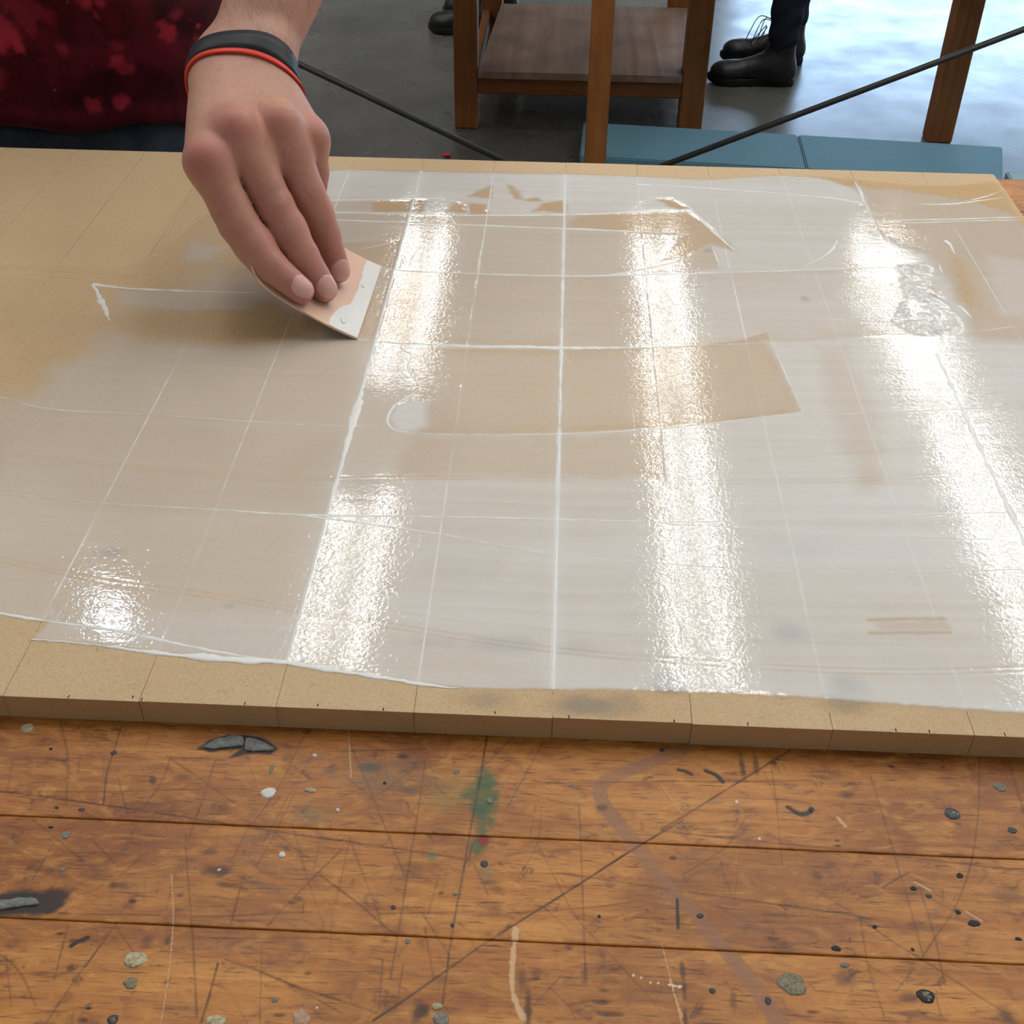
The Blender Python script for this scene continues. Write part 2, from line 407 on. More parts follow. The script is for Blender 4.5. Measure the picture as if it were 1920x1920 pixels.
# ================================================================== people in the background (cut by the frame at the shin)
M_boot = mat_plain('black_leather', (.012, .012, .014), .42, .5, .3, 60, .15)
M_sole = mat_plain('black_rubber', (.008, .008, .008), .7, .3, .2, 60)
M_navy = mat_plain('navy_cloth', (.014, .018, .035), .85, .2, .25, 220, .2)
M_lace = mat_plain('dark_lace', (.03, .035, .05), .8, .2, .1, 100)
def boot_fn(o, yaw, ankle=.17):
    c, s = math.cos(yaw), math.sin(yaw)
    def fn(p):
        q = p-np.asarray(o, f32); x = q[:, 0]*c+q[:, 1]*s; y = -q[:, 0]*s+q[:, 1]*c; q = np.stack([x, y, q[:, 2]], 1)   # +x = toe, heel at 0
        d = cap(q, (.045, 0, .050), (.05, 0, ankle), .043, .046)
        d = smin(d, ellip(q, (.060, 0, .045), (.066, .040, .055)), .03)
        d = smin(d, cap(q, (.08, 0, .060), (.19, .004, .040), .044, .033), .03)
        d = smin(d, ellip(q, (.225, .006, .040), (.052, .045, .034)), .025)
        return smax(d, -(q[:, 2]-.014), .006)
    return fn
def sole_mesh(o, yaw, name):
    outl = [(-.006, 0), (0, .026), (.03, .036), (.09, .033), (.15, .040), (.21, .049), (.255, .040), (.282, .012), (.28, -.016), (.255, -.036), (.21, -.044), (.15, -.036), (.09, -.031), (.03, -.035), (0, -.026)]
    pts = curve(outl+[outl[0]], .01)[:-1]; bm = bmesh.new(); c, s = math.cos(yaw), math.sin(yaw); n = len(pts); rings = []
    for z, k in ((0, .98), (.004, 1.0), (.020, 1.0), (.024, .97)):
        r = []
        for x, y in pts:
            x2 = .138+(x-.138)*k; y2 = y*k; zz = z+ (0.010*max(0, (x-.2)/.08)**2 if z < .01 else .008*max(0, (x-.2)/.08)**2)
            r.append(bm.verts.new((o[0]+x2*c-y2*s, o[1]+x2*s+y2*c, o[2]+zz)))
        rings.append(r)
    for a, b in zip(rings[:-1], rings[1:]):
        for i in range(n): bm.faces.new((a[i], a[(i+1) % n], b[(i+1) % n], b[i]))
    bm.faces.new(rings[0][::-1]); bm.faces.new(rings[-1]); return bm_mesh(bm, name, True)
def tube_mesh(name, pts, r, n=6):
    p = np.asarray(pts, float); V = []; F = []
    for i in range(len(p)):
        t = p[min(i+1, len(p)-1)]-p[max(i-1, 0)]; t /= np.linalg.norm(t)+1e-12
        a = np.cross(t, (0, 0, 1) if abs(t[2]) < .9 else (1, 0, 0)); a /= np.linalg.norm(a); b = np.cross(t, a)
        rr = r[i] if hasattr(r, '__len__') else r
        for k in range(n): V.append(p[i]+rr*(a*math.cos(2*math.pi*k/n)+b*math.sin(2*math.pi*k/n)))
    for i in range(len(p)-1):
        for k in range(n): F.append((i*n+k, i*n+(k+1) % n, (i+1)*n+(k+1) % n, (i+1)*n+k))
    return np_mesh(name, V, F)
def walker(name, label, feet, hip, r_shin, top_z):
    P = empty('person', (hip[0], hip[1], 0), label, 'person')
    for i, (o, yaw) in enumerate(feet):
        fn = boot_fn(o, yaw); o = np.asarray(o, float)
        me, _ = sdf_mesh('boot', fn, o+(-.33, -.33, -.01), o+(.33, .33, .24), .004)
        b = put('boot', me, M_boot, P); put('sole', sole_mesh(o, yaw, 'sole'), M_sole, b)
        ax = np.array([math.cos(yaw), math.sin(yaw), 0]); sd = np.array([-ax[1], ax[0], 0])
        # laces: criss-cross over the tongue and a loose loop
        for k in range(4):
            z = .085+.028*k; c0 = o+ax*(.108-.006*k)+np.array([0, 0, z])
            put('lace', tube_mesh('lace', [c0-sd*.028-ax*.012, c0+ax*.004, c0+sd*.028-ax*.012+np.array([0, 0, .018])], .0028, 5), M_lace, b)
        if i == 0:
            c0 = o+ax*.094+np.array([0, 0, .205])
            for dy, L in ((-.010, .055), (.012, .048), (.0, .03)):
                lp = [c0+sd*dy, c0+ax*L*.7+sd*dy*2+np.array([0, 0, .004]), c0+ax*L*1.15+sd*dy*2.5+np.array([0, 0, -.045]), c0+ax*L*1.3+sd*dy*2.2+np.array([0, 0, -.075]), c0+ax*L*.95+sd*dy*1.6+np.array([0, 0, -.070]), c0+ax*.014+sd*dy+np.array([0, 0, -.02])]
                put('lace', tube_mesh('lace', curve(lp, .006), .0016, 5), M_lace, b)
    hipv = np.array(hip)
    def tro(p):
        d = None
        for i, (o, yaw) in enumerate(feet):
            o = np.asarray(o, float); ax = np.array([math.cos(yaw), math.sin(yaw), 0]); an = o+ax*.048+(0, 0, .145)
            hp = hipv+(0, (-.09 if i == 0 else .09), 0); kn = (an+hp)/2+ax*.03
            e = smin(cap(p, an, an+(kn-an)*.6, r_shin*.9, r_shin*1.15), cap(p, an+(kn-an)*.6, kn, r_shin*1.15, r_shin*1.2), .03)
            e = smin(e, cap(p, kn, hp, r_shin*1.2, r_shin*1.75), .03)
            d = e if d is None else smin(d, e, .03)
        d = smin(d, ellip(p, hipv+(0, 0, .06), (.13, .18, .14)), .06)
        return d+.0025*np.sin(p[:, 2]*90+3*np.sin(p[:, 0]*40)).astype(f32)
    a = np.array([o for o, y in feet]); lo = np.minimum(a.min(0), hipv-(.22, .25, 0))-(.12, .12, 0); hi = np.maximum(a.max(0), hipv+(.2, .25, .25))+(.12, .12, 0)
    lo[2] = .1; hi[2] = hip[2]+.25
    me, _ = sdf_mesh('trousers', tro, lo, hi, .008); put('trousers', me, M_navy, P)
    return P
# right person: near boot toe at the left
walker('person', 'person in navy trousers and black lace-up boots, cut off at the shin by the frame', [((.765, 3.70, 0), math.pi), ((.83, 3.93, 0), math.pi-.05)], (.80, 3.85, .88), .054, 1.0)
walker('person', 'person in dark shoes half hidden behind the left leg of the shelf table', [((-.225, 4.19, 0), math.pi-.05), ((-.19, 4.42, 0), math.pi)], (-.2, 4.36, .88), .056, 1.0)

# ================================================================== workbench
def bench_mat():
    t = NT('worn_maple'); oi = t.n('ShaderNodeObjectInfo')
    g = t.n('ShaderNodeNewGeometry'); add = t.n('ShaderNodeVectorMath', operation='ADD'); cmb = t.n('ShaderNodeCombineXYZ')
    r10 = t.math('MULTIPLY', oi.outputs['Random'], 9.0); t.l(r10, cmb.inputs[0]); t.l(r10, cmb.inputs[2])
    t.l(g.outputs['Position'], add.inputs[0]); t.l(cmb.outputs[0], add.inputs[1])
    def mp(sc):
        m = t.n('ShaderNodeMapping'); m.inputs['Scale'].default_value = sc; t.l(add.outputs[0], m.inputs[0]); return m.outputs[0]
    grain = t.noise(mp((9, 150, 150)), 1.5, 4, .62, .35)
    fine = t.noise(mp((45, 700, 700)), 1.5, 4, .6, .2)
    blot = t.noise(mp((6, 11, 11)), 1.4, 6, .62, .7)
    mott = t.noise(mp((38, 90, 90)), 1.5, 5, .65, 1.2)
    dirt = t.noise(mp((55, 75, 75)), 1.6, 6, .7, .8)
    c = t.mix(lin(172, 106, 42), lin(204, 142, 70), t.ramp(grain, [(.32, 0.0), (.68, 1.0)]))
    c = t.mix(c, lin(122, 64, 24), t.ramp(blot, [(.38, 0.0), (.70, .85)]))
    c = t.mix(c, lin(218, 160, 88), t.ramp(mott, [(.52, 0.0), (.72, .5)]))
    c = t.mix(c, lin(106, 58, 26), t.ramp(mott, [(.30, .7), (.46, 0.0)]))
    c = t.mix(c, lin(80, 44, 22), t.ramp(fine, [(.31, .85), (.43, 0.0)]))
    c = t.mix(c, lin(58, 34, 22), t.ramp(dirt, [(.585, 0.0), (.70, .8)]))
    at = t.n('ShaderNodeAttribute'); at.attribute_name = 'stain'
    c = t.mix(c, at.outputs['Color'], at.outputs['Alpha'])
    ro = t.ramp(mott, [(.3, .33), (.7, .5)])
    h = t.math('ADD', t.math('MULTIPLY', fine, .5), t.math('MULTIPLY', at.outputs['Alpha'], -.6))
    t.bsdf(c, ro, .36, t.bump(h, .25, .0006)); return t.m
M_bench = bench_mat()

def Z2(z): return [(x/3.0, 1340+y/3.0) for x, y in z]
def Z3(z): return [(600+x/2.8235, 1340+y/2.8235) for x, y in z]
def Z4(z): return [(1240+x/2.8235, 1340+y/2.8235) for x, y in z]
SCR = []   # (points px, strength)
def S_(zf, *ls):
    for s, pts in ls: SCR.append((zf(pts), s))
S_(Z2, (.6, [(340,40),(375,200),(380,300),(370,500)]), (.8, [(685,55),(640,200),(600,330),(580,510)]), (.5, [(75,250),(530,245)]), (.5, [(70,255),(40,430)]),
 (.6, [(450,230),(435,330)]), (.6, [(935,230),(1150,380),(1320,500)]), (.65, [(955,250),(900,390),(800,530)]), (.6, [(0,435),(600,432),(1150,420),(1920,410)]),
 (.8, [(0,430),(450,490),(900,555),(1400,635),(1920,710)]), (.4, [(575,240),(585,380)]), (.6, [(660,350),(720,580)]), (.4, [(1390,230),(1460,470)]), (.6, [(1210,260),(1130,500),(1060,690)]),
 (.5, [(1720,100),(1560,420),(1390,650),(1300,830)]), (.45, [(1760,200),(1600,560),(1440,860)]), (.4, [(1690,330),(1480,720)]), (.5, [(300,720),(180,930)]), (.6, [(180,590),(330,710),(470,830)]),
 (.55, [(525,715),(660,850)]), (.4, [(830,770),(650,930)]), (.6, [(1040,680),(1050,850),(1070,1100),(1090,1400),(1105,1700)]), (.4, [(1000,850),(930,1100)]), (.5, [(1640,600),(1720,900),(1820,1190)]),
 (.5, [(1540,660),(1800,860)]), (.6, [(1920,760),(1700,980),(1500,1190)]), (.7, [(1370,910),(1330,1050),(1300,1180)]), (.4, [(1800,730),(1760,880)]), (.6, [(330,1120),(900,1130)]), (.6, [(1080,1145),(1750,1110)]),
 (.65, [(660,1170),(540,1330),(400,1520),(260,1730)]), (.6, [(720,1060),(650,1170),(750,1340)]), (.5, [(640,1180),(480,1420)]), (.8, [(1225,1400),(1170,1600),(1130,1730)]), (.7, [(1270,1380),(1450,1440),(1650,1525),(1920,1610)]),
 (.6, [(1600,1500),(1920,1680)]), (.5, [(0,1350),(110,1450),(200,1640)]), (.4, [(30,1350),(60,1640)]), (.6, [(380,1190),(340,1340),(300,1500)]), (.4, [(0,1460),(500,1450),(1000,1400)]), (.5, [(0,1590),(260,1600)]), (.4, [(0,1700),(600,1640)]),
 (.4, [(1080,1260),(1920,1262)]), (.4, [(1470,1300),(1460,1740)]))
S_(Z3, (.65, [(170,180),(240,340),(330,560),(450,860)]), (.9, [(885,110),(840,380),(790,640),(755,850),(700,1150),(645,1540)]), (.7, [(555,250),(520,500),(470,800),(410,1170),(370,1400)]), (.5, [(1020,120),(830,310)]),
 (.5, [(1185,140),(1080,330),(980,510)]), (.75, [(0,650),(400,710),(780,768)]), (.6, [(80,190),(560,180)]), (.6, [(930,368),(1300,362),(1900,350)]), (.5, [(520,265),(300,430),(110,520)]), (.5, [(130,320),(380,540)]), (.5, [(1000,390),(1360,490)]),
 (.5, [(300,450),(780,495),(1040,525)]), (.95, [(1920,560),(1680,700),(1290,950),(1080,1080),(860,1220),(620,1390),(420,1530),(280,1620)]), (.6, [(1370,480),(1385,820),(1395,1120),(1405,1400)]), (.4, [(1140,480),(1110,650)]), (.4, [(1170,480),(1150,680),(1050,860)]),
 (.5, [(1150,680),(1250,880),(1360,1080),(1560,1300),(1780,1540)]), (.7, [(0,850),(200,1000),(410,1180)]), (.5, [(160,670),(240,880),(330,1120)]), (.4, [(160,650),(80,1000)]), (.6, [(310,1055),(820,1045)]), (.6, [(990,1052),(1400,1025),(1710,985)]),
 (.6, [(810,780),(890,960)]), (.6, [(540,1050),(680,1270)]), (.6, [(555,1130),(600,1400)]), (.6, [(1230,835),(1850,925)]), (.8, [(1890,980),(1895,1130)]), (.5, [(0,1365),(300,1360)]), (.5, [(0,1180),(180,1210)]), (.6, [(0,1480),(300,1580)]),
 (.6, [(330,1300),(310,1560)]), (.6, [(440,1320),(400,1560)]), (.5, [(1280,1380),(1130,1540)]), (.5, [(1210,1440),(1330,1560)]), (.4, [(630,850),(570,1060)]), (.4, [(1170,1010),(1330,1150)]), (.7, [(830,640),(770,790)]), (.6, [(800,690),(790,800)]))
S_(Z4, (.9, [(685,185),(450,330),(180,500),(0,610)]), (.6, [(0,350),(550,352),(800,345)]), (.5, [(580,240),(610,480),(640,800)]), (.65, [(1685,240),(1680,500),(1640,780),(1560,1010),(1450,1180),(1380,1290)]), (.55, [(1110,330),(1180,560),(1250,800),(1320,1030),(1385,1280)]),
 (.6, [(1840,240),(1880,380),(1920,520)]), (.5, [(0,590),(460,628)]), (.7, [(0,615),(400,660),(900,710),(1300,755),(1920,830)]), (.6, [(450,540),(340,700),(110,850)]), (.4, [(460,550),(700,720),(830,850)]), (.5, [(310,760),(340,880),(380,975)]),
 (.75, [(140,940),(500,990),(1000,1060),(1100,1085)]), (.6, [(820,930),(1040,1070),(1250,1220),(1370,1290),(1600,1440),(1850,1600)]), (.6, [(1370,930),(1440,1150),(1500,1430)]), (.8, [(1170,915),(1310,835)]), (.5, [(1050,1060),(1100,1350),(1180,1600)]),
 (.5, [(1100,1330),(1280,1430)]), (.5, [(1340,1340),(1240,1470)]), (.5, [(1450,1480),(1480,1600)]), (.6, [(600,240),(560,255)]))
SCR = [(curve(bnc(p), .003), s) for p, s in SCR]
for i in range(80):    # many faint knife lines
    x, y = RNG.uniform(-.27, .27), RNG.uniform(-.16, 0); a = RNG.normal(1.57, .55) if i % 3 else RNG.uniform(0, 3.14); L = RNG.uniform(.006, .035)
    SCR.append((np.array([(x, y), (x+L*math.cos(a), y+L*math.sin(a))]), RNG.uniform(.15, .35)))

def bench_stain(PX, PY):
    rgb = np.zeros(PX.shape+(3,)); A = np.zeros(PX.shape)
    def lay(cov, col):
        m = cov > .004
        if not m.any(): return
        cv = np.clip(cov[m], 0, 1); A0 = A[m]; na = cv+A0*(1-cv); k = (cv/np.maximum(na, 1e-6))[:, None]
        rgb[m] = rgb[m]*(1-k)+np.array(col)*k; A[m] = na
    nz = fbm(PX*260, PY*420, 4); nb = fbm(PX*90+5, PY*150+3, 4); st = fbm(PX*120, PY*900, 3)
    def blob(zf, x, y, rx, ry, col, s, soft=.6, rag=.9):
        sc = 3.0 if zf is Z2 else 2.8235
        c = bnc(zf([(x, y)]))[0]; e = bnc(zf([(x+rx, y), (x, y+ry)]))
        ax = abs(e[0][0]-c[0]); ay = abs(e[1][1]-c[1])
        d = np.hypot((PX-c[0])/ax, (PY-c[1])/ay)+(nz-.5)*rag
        lay(s*(1-sstep(d, 1-soft, 1+soft*.4)), col)
    def line(pts, w, col, s, rag=.5):
        d = seg_dist(PX, PY, pts)*(1+(nz-.5)*rag); lay(s*(1-sstep(d, w*.5, w)), col)
    # broad tones: long brown weathering and pale mauve band
    band = curve(np.vstack([bnc(Z3([(1960,165),(1750,250),(1520,345),(1480,420),(1530,520),(1640,650),(1780,830),(1900,990)])), bnc(Z4([(150,1010),(270,1170),(400,1320),(520,1480),(640,1660)]))]), .003)
    d = seg_dist(PX, PY, band); w = .0032+.0009*(nb-.5)
    lay((.82-.6*np.abs(nb-.4))*(1-sstep(d, w*.85, w*1.12)), lin(142, 98, 72)); 
    dbr = lin(58, 34, 26); blk = lin(26, 24, 26)
    # green paint smear
    gp = bnc(Z3([(860,270),(930,330),(935,440),(905,500),(905,590),(860,720),(820,760),(810,690),(840,560),(790,470),(740,410),(770,370),(820,350)]))
    sd = poly_sd(PX, PY, gp)+(nz-.5)*.006+(fbm(PX*500, PY*120, 3)-.5)*.004
    lay(.95*sstep(sd, -.003, .003)*(.45+.9*nb), lin(32, 88, 52))
    blob(Z3, 660, 430, 130, 110, lin(96, 112, 74), .35, .9, 1.2); blob(Z3, 595, 755, 35, 30, lin(88, 110, 80), .6); blob(Z3, 880, 830, 40, 50, lin(90, 110, 82), .5)
    blob(Z3, 865, 665, 34, 38, lin(128, 28, 34), .95, .4, .9)
    blob(Z3, 330, 330, 230, 120, lin(112, 92, 66), .5, .9, 1.4); blob(Z3, 260, 280, 60, 26, lin(60, 62, 66), .7, .8, 1.2); blob(Z3, 470, 400, 60, 26, lin(70, 66, 62), .6, .8, 1.3); blob(Z3, 60, 300, 50, 22, lin(60, 66, 60), .6, .8, 1.3)
    blob(Z2, 1760, 560, 110, 60, lin(120, 108, 78), .45, .9, 1.4)
    # dark burns and blotches
    for a in ((Z2,1210,880,95,36,.8),(Z2,1280,960,100,20,.75),(Z2,860,365,24,26,.8),(Z2,1180,770,50,24,.5),(Z2,690,960,70,22,.6),(Z2,630,965,22,22,.6),(Z2,740,1050,26,12,.95),(Z2,335,1232,26,10,.9),(Z2,440,1275,50,14,.85),(Z2,1010,1015,26,14,.7),
              (Z2,940,1270,22,34,.7),(Z2,820,1280,40,40,.5),(Z2,395,1425,22,18,.8),(Z2,1640,1525,40,14,.8),(Z2,1730,1455,26,12,.7),(Z2,1560,1690,50,10,.8),(Z2,460,1720,30,18,.8),(Z2,1025,350,60,22,.45),(Z2,1020,870,26,40,.3),(Z2,1620,245,34,30,.45),(Z2,1680,1035,34,14,.6),
              (Z3,535,1575,52,60,.9),(Z3,350,1560,70,60,.45),(Z3,1100,1560,24,120,.85),(Z3,1070,1400,26,80,.5),(Z3,1500,1460,36,14,.75),(Z3,1480,1520,70,16,.75),(Z3,1540,1585,70,16,.7),(Z3,1400,1380,20,60,.5),(Z3,900,890,50,14,.5),(Z3,640,945,18,10,.8),(Z3,440,218,34,14,.85),
              (Z3,1495,495,36,26,.6),(Z3,1540,905,36,18,.5),(Z3,1730,1035,22,14,.8),(Z3,1870,760,26,12,.8),(Z3,1790,1140,26,10,.6),(Z3,930,1040,40,60,.35),(Z3,515,830,40,40,.25),
              (Z4,430,270,16,70,.75),(Z4,500,260,20,60,.7),(Z4,600,255,20,14,.8),(Z4,985,425,50,22,.6),(Z4,820,855,34,26,.55),(Z4,900,790,40,26,.3),(Z4,1400,1130,190,36,.45),(Z4,600,1060,120,12,.5),(Z4,590,1190,40,16,.7),(Z4,640,1240,60,50,.4),(Z4,980,1400,70,60,.55),
              (Z4,110,1350,16,50,.8),(Z4,120,1460,14,50,.8),(Z4,125,1600,14,50,.8),(Z4,380,1510,24,70,.6),(Z4,1830,1600,60,60,.75),(Z4,1850,960,110,60,.4),(Z4,1320,1500,70,30,.55),(Z4,800,1575,40,10,.8),(Z4,1390,1580,30,10,.8),(Z4,1215,270,16,9,.9),(Z4,1490,275,14,8,.8),(Z4,930,668,16,7,.9),(Z4,930,695,22,8,.9),(Z4,1010,363,26,10,.6)):
        blob(*a[:5], dbr, a[5], .7, 1.1)
    for (zf, pts) in ((Z2, [(0,1072),(100,1055),(230,1060),(290,1050)]),):
        d = seg_dist(PX, PY, curve(bnc(zf(pts)), .002))+(nz-.5)*.003; lay(.97*(1-sstep(d, .0038, .0068)), blk)
    blob(Z2, 340, 1010, 80, 60, lin(60, 30, 30), .8, .8, 1.3)
    d = poly_sd(PX, PY, bnc(Z2([(1115,190),(1180,145),(1280,112),(1365,108),(1450,122),(1505,145),(1568,190),(1525,216),(1380,218),(1300,235),(1360,190),(1280,196),(1180,206)])))+(nz-.5)*.0015
    lay(.97*sstep(d, -.0010, .0004), blk)
    for zf, pts, w in ((Z4, [(670,490),(730,525),(780,520),(795,500)], .0011), (Z4, [(235,295),(290,320),(325,355)], .0010), (Z4, [(90,290),(130,300),(160,315)], .0007), (Z2, [(400,1300),(440,1275),(490,1255)], .0009), (Z3, [(1890,980),(1895,1130)], .0006)):
        line(curve(bnc(zf(pts)), .001), w*1.3, blk, .95)
    # thin scratches
    for pts, s in SCR:
        dd = seg_dist(PX, PY, pts, .0015); w = .00026+.00021*s
        m = dd < .0012
        if m.any():
            cov = np.where(m, .85*s*(.35+1.1*nb)*(1-sstep(dd, w*.35, w*1.5)), 0); lay(cov, lin(72, 42, 28) if s < .75 else lin(46, 30, 24))
    for zf, pts, w in ((Z2, [(965,900),(975,1150),(950,1450),(905,1740)], .0004), (Z4, [(935,545),(975,590)], .0010), (Z4, [(1340,885),(1425,930)], .0007), (Z4, [(1610,1040),(1695,1090)], .0007), (Z3, [(150,80),(165,330)], .0004), (Z3, [(1850,1400),(1920,1600)], .0004), (Z4, [(0,1200),(110,1640)], .0004), (Z4, [(0,370),(110,520)], .0004)):
        line(curve(bnc(zf(pts)), .002), w, lin(214, 168, 118), .75)
    # cream drip
    d = seg_dist(PX, PY, curve(bnc(Z3([(1035,1130),(1025,1260),(1015,1400),(1030,1500),(1080,1610)])), .002))
    lay(.75*(1-sstep(d+(nz-.5)*.0022, .0005, .0014)), lin(216, 180, 136))
    # tiny splashes
    for zf, x, y in ((Z3,1660,1378),(Z3,1700,1392),(Z3,1750,1415),(Z3,1790,1420),(Z3,1850,1430),(Z3,1880,1435),(Z3,1900,1440),(Z2,1232,871),(Z2,1783,1648),(Z4,60,1432),(Z4,100,1438),(Z4,520,655),(Z4,400,460)):
        blob(zf, x, y, 9, 8, lin(235, 220, 200), .9, .4, .5)
    return np.concatenate([rgb, A[..., None]], -1)

WB = empty('workbench', (0, .25, 0), 'scarred orange-brown wooden workbench with nail heads, paint and knife marks', 'workbench')
BX0, BX1 = -1.25, .95
edges = [-.330, -.285, -.245, -.198, -.1475, -.0990, -.0528, .0120, .060, .108, .155, .204, .250, .298, .345, .394, .440, .489, .535, .582, .651]
xs = np.concatenate([np.linspace(BX0, -.30, 12), np.arange(-.29, .2901, .00047), np.linspace(.30, BX1, 8)])
for y0, y1 in zip(edges[:-1], edges[1:]):
    y0 += .00020; y1 -= .00020
    if -.15 < y0 < .0:
        b = .00035
        ys = np.concatenate([[y0, y0, y0+b*.35], np.arange(y0+b+.0003, y1-b-.0003, .00047), [y1-b*.35, y1, y1]])
        zz = np.full(len(ys), BT); zz[0] = zz[-1] = BT-.05; zz[1] = zz[-2] = BT-b; zz[2] = zz[-3] = BT-b*.3
        PX, PY = np.meshgrid(xs, ys, indexing='ij'); st = bench_stain(PX, PY)
        lum = st[..., :3].mean(-1); dep = np.clip(st[..., 3], 0, 1)*(lum < .06)*.00012
        PZ = zz[None, :]-dep-.00010*fbm(PX*40, PY*60, 2)
        V = np.stack([PX, PY, PZ], -1).reshape(-1, 3); nx, ny = PX.shape
        i, j = np.meshgrid(np.arange(nx-1), np.arange(ny-1), indexing='ij'); k = i*ny+j
        me = np_mesh('plank', V, np.stack([k, k+ny, k+ny+1, k+1], -1).reshape(-1, 4)); col_attr(me, 'stain', st.reshape(-1, 4))
    else: me = box_mesh('plank', (BX0, y0, BT-.05), (BX1, y1, BT), .0004); col_attr(me, 'stain', np.zeros((len(me.vertices), 4)))
    put('plank', me, M_bench, WB)
M_bw = mat_wood('bench_frame_wood', lin(130, 80, 40), lin(165, 105, 55), .6, 0, 5)
part('apron', (BX0+.1, -.26, BT-.17), (BX1-.1, -.22, BT-.051), M_bw, WB); part('apron', (BX0+.1, .54, BT-.17), (BX1-.1, .58, BT-.051), M_bw, WB)
for lx in (BX0+.1, BX1-.19):
    for ly in (-.22, .45): part('leg', (lx, ly, 0), (lx+.09, ly+.09, BT-.051), M_bw, WB)
# nail heads, dried glue and putty set in the bench
def spot_mesh(rx, ry, h, seed, rag=.12):
    r = random.Random(seed); bm = bmesh.new(); n = 14; rings = []
    ph = [r.uniform(0, 6.28) for _ in range(3)]
    for q, zz in ((1.0, -.0003), (.97, .25*h), (.8, .75*h), (.45, h)):
        R = []
        for i in range(n):
            a = 2*math.pi*i/n; k = q*(1+rag*(math.sin(2*a+ph[0])*.6+math.sin(3*a+ph[1])*.5+.4*math.sin(5*a+ph[2])))
            R.append(bm.verts.new((rx*k*math.cos(a), ry*k*math.sin(a), zz*(1+.3*r.uniform(-1, 1)*(q < .9)))))
        rings.append(R)
    for a, b in zip(rings[:-1], rings[1:]):
        for i in range(n): bm.faces.new((a[i], a[(i+1) % n], b[(i+1) % n], b[i]))
    c = bm.verts.new((0, 0, h*.9))
    for i in range(n): bm.faces.new((rings[-1][i], rings[-1][(i+1) % n], c))
    return bm_mesh(bm, 'spot', True)
def spot_mat(name, ca, cb, rough=.5, metal=0.0):
    t = NT(name); v = t.coords((1, 1, 1)); a = t.noise(v, 700, 5, .7, .6); t.bsdf(t.mix(ca, cb, t.ramp(a, [(.35, 0.0), (.65, 1.0)])), rough, .4, t.bump(a, .5, .0008), Metallic=metal); return t.m
M_sp = {'cream': spot_mat('dried_glue', lin(130, 118, 90), lin(212, 200, 168), .4), 'white': spot_mat('white_drip', lin(205, 208, 205), lin(235, 238, 235), .35), 'grey': spot_mat('grey_putty', lin(88, 86, 80), lin(150, 146, 134), .5),
        'dark': spot_mat('dark_nail', lin(38, 40, 46), lin(84, 88, 94), .45, .3), 'olive': spot_mat('olive_putty', lin(84, 78, 58), lin(150, 142, 116), .4), 'rose': spot_mat('clear_glue', lin(150, 110, 90), lin(196, 164, 144), .3), 'black': spot_mat('black_pit', lin(20, 20, 24), lin(46, 46, 52), .6)}
M_sp['epoxy'] = spot_mat('grey_filler', lin(92, 96, 96), lin(140, 144, 142), .35)
SP = [(Z2,153,75,40,26,'cream'),(Z2,1510,440,40,33,'white'),(Z2,372,677,26,22,'grey'),(Z2,352,872,22,12,'grey'),(Z2,760,1378,63,50,'cream'),(Z2,735,1510,44,34,'olive'),(Z2,635,1715,33,29,'dark'),(Z2,635,1715,22,18,'olive'),(Z2,1215,1725,55,42,'cream'),(Z2,1695,1705,52,50,'rose'),(Z2,1587,788,20,17,'white'),(Z2,1900,537,11,11,'white'),(Z2,1745,425,34,14,'cream'),
      (Z2,460,535,20,11,'dark'),(Z2,640,214,18,11,'dark'),(Z2,1528,305,11,25,'grey'),(Z2,1770,230,14,9,'white'),(Z2,318,523,11,8,'black'),(Z2,285,633,14,7,'black'),(Z2,286,193,11,6,'black'),(Z2,500,1650,14,9,'dark'),(Z2,1545,1605,17,15,'grey'),
      (Z3,722,303,18,14,'grey'),(Z3,900,455,18,15,'grey'),(Z3,870,790,22,18,'dark'),(Z3,715,950,12,10,'grey'),(Z3,388,1020,14,12,'dark'),(Z3,465,1200,16,14,'grey'),(Z3,620,1545,28,20,'cream'),(Z3,640,1610,46,36,'grey'),(Z3,1478,1068,9,9,'black'),(Z3,342,362,9,8,'black'),(Z3,1330,376,11,10,'grey'),(Z3,1810,187,15,11,'dark'),(Z3,700,1115,11,11,'dark'),
      (Z4,690,1425,80,62,'olive'),(Z4,1400,1490,46,42,'black'),(Z4,1405,1490,34,30,'olive'),(Z4,1540,525,44,30,'dark'),(Z4,1545,526,32,19,'olive'),(Z4,1793,382,35,26,'grey'),(Z4,1858,612,24,18,'dark'),(Z4,270,1462,18,16,'dark'),(Z4,205,1065,20,14,'dark'),(Z4,925,1238,25,16,'black'),(Z4,970,1325,25,15,'grey'),(Z4,1655,1105,36,17,'black'),
      (Z4,1890,1187,18,10,'black'),(Z4,1415,960,18,12,'dark'),(Z4,1580,852,18,15,'black'),(Z4,1570,1045,16,13,'black'),(Z4,1335,920,16,14,'black'),(Z4,1130,1122,13,10,'black'),(Z4,1330,1243,10,8,'black'),(Z4,565,1515,18,22,'dark'),(Z4,795,502,12,14,'dark')]
for n_, (zf, x, y, rx, ry, k) in enumerate(SP):
    c = bnc(zf([(x, y)]))[0]; e = bnc(zf([(x+rx, y), (x, y+ry)]))
    nm = {'cream': 'dried_glue_spot', 'white': 'dried_glue_spot', 'rose': 'dried_glue_spot', 'grey': 'nail_head', 'dark': 'nail_head', 'black': 'nail_hole', 'olive': 'putty_plug', }[k]
    put(nm, spot_mesh(abs(e[0][0]-c[0]), abs(e[1][1]-c[1]), .00028 if k not in ('cream', 'white') else .00055, n_, .06 if k in ('dark', 'grey') else .13), M_sp[k], WB, (c[0], c[1], BT))
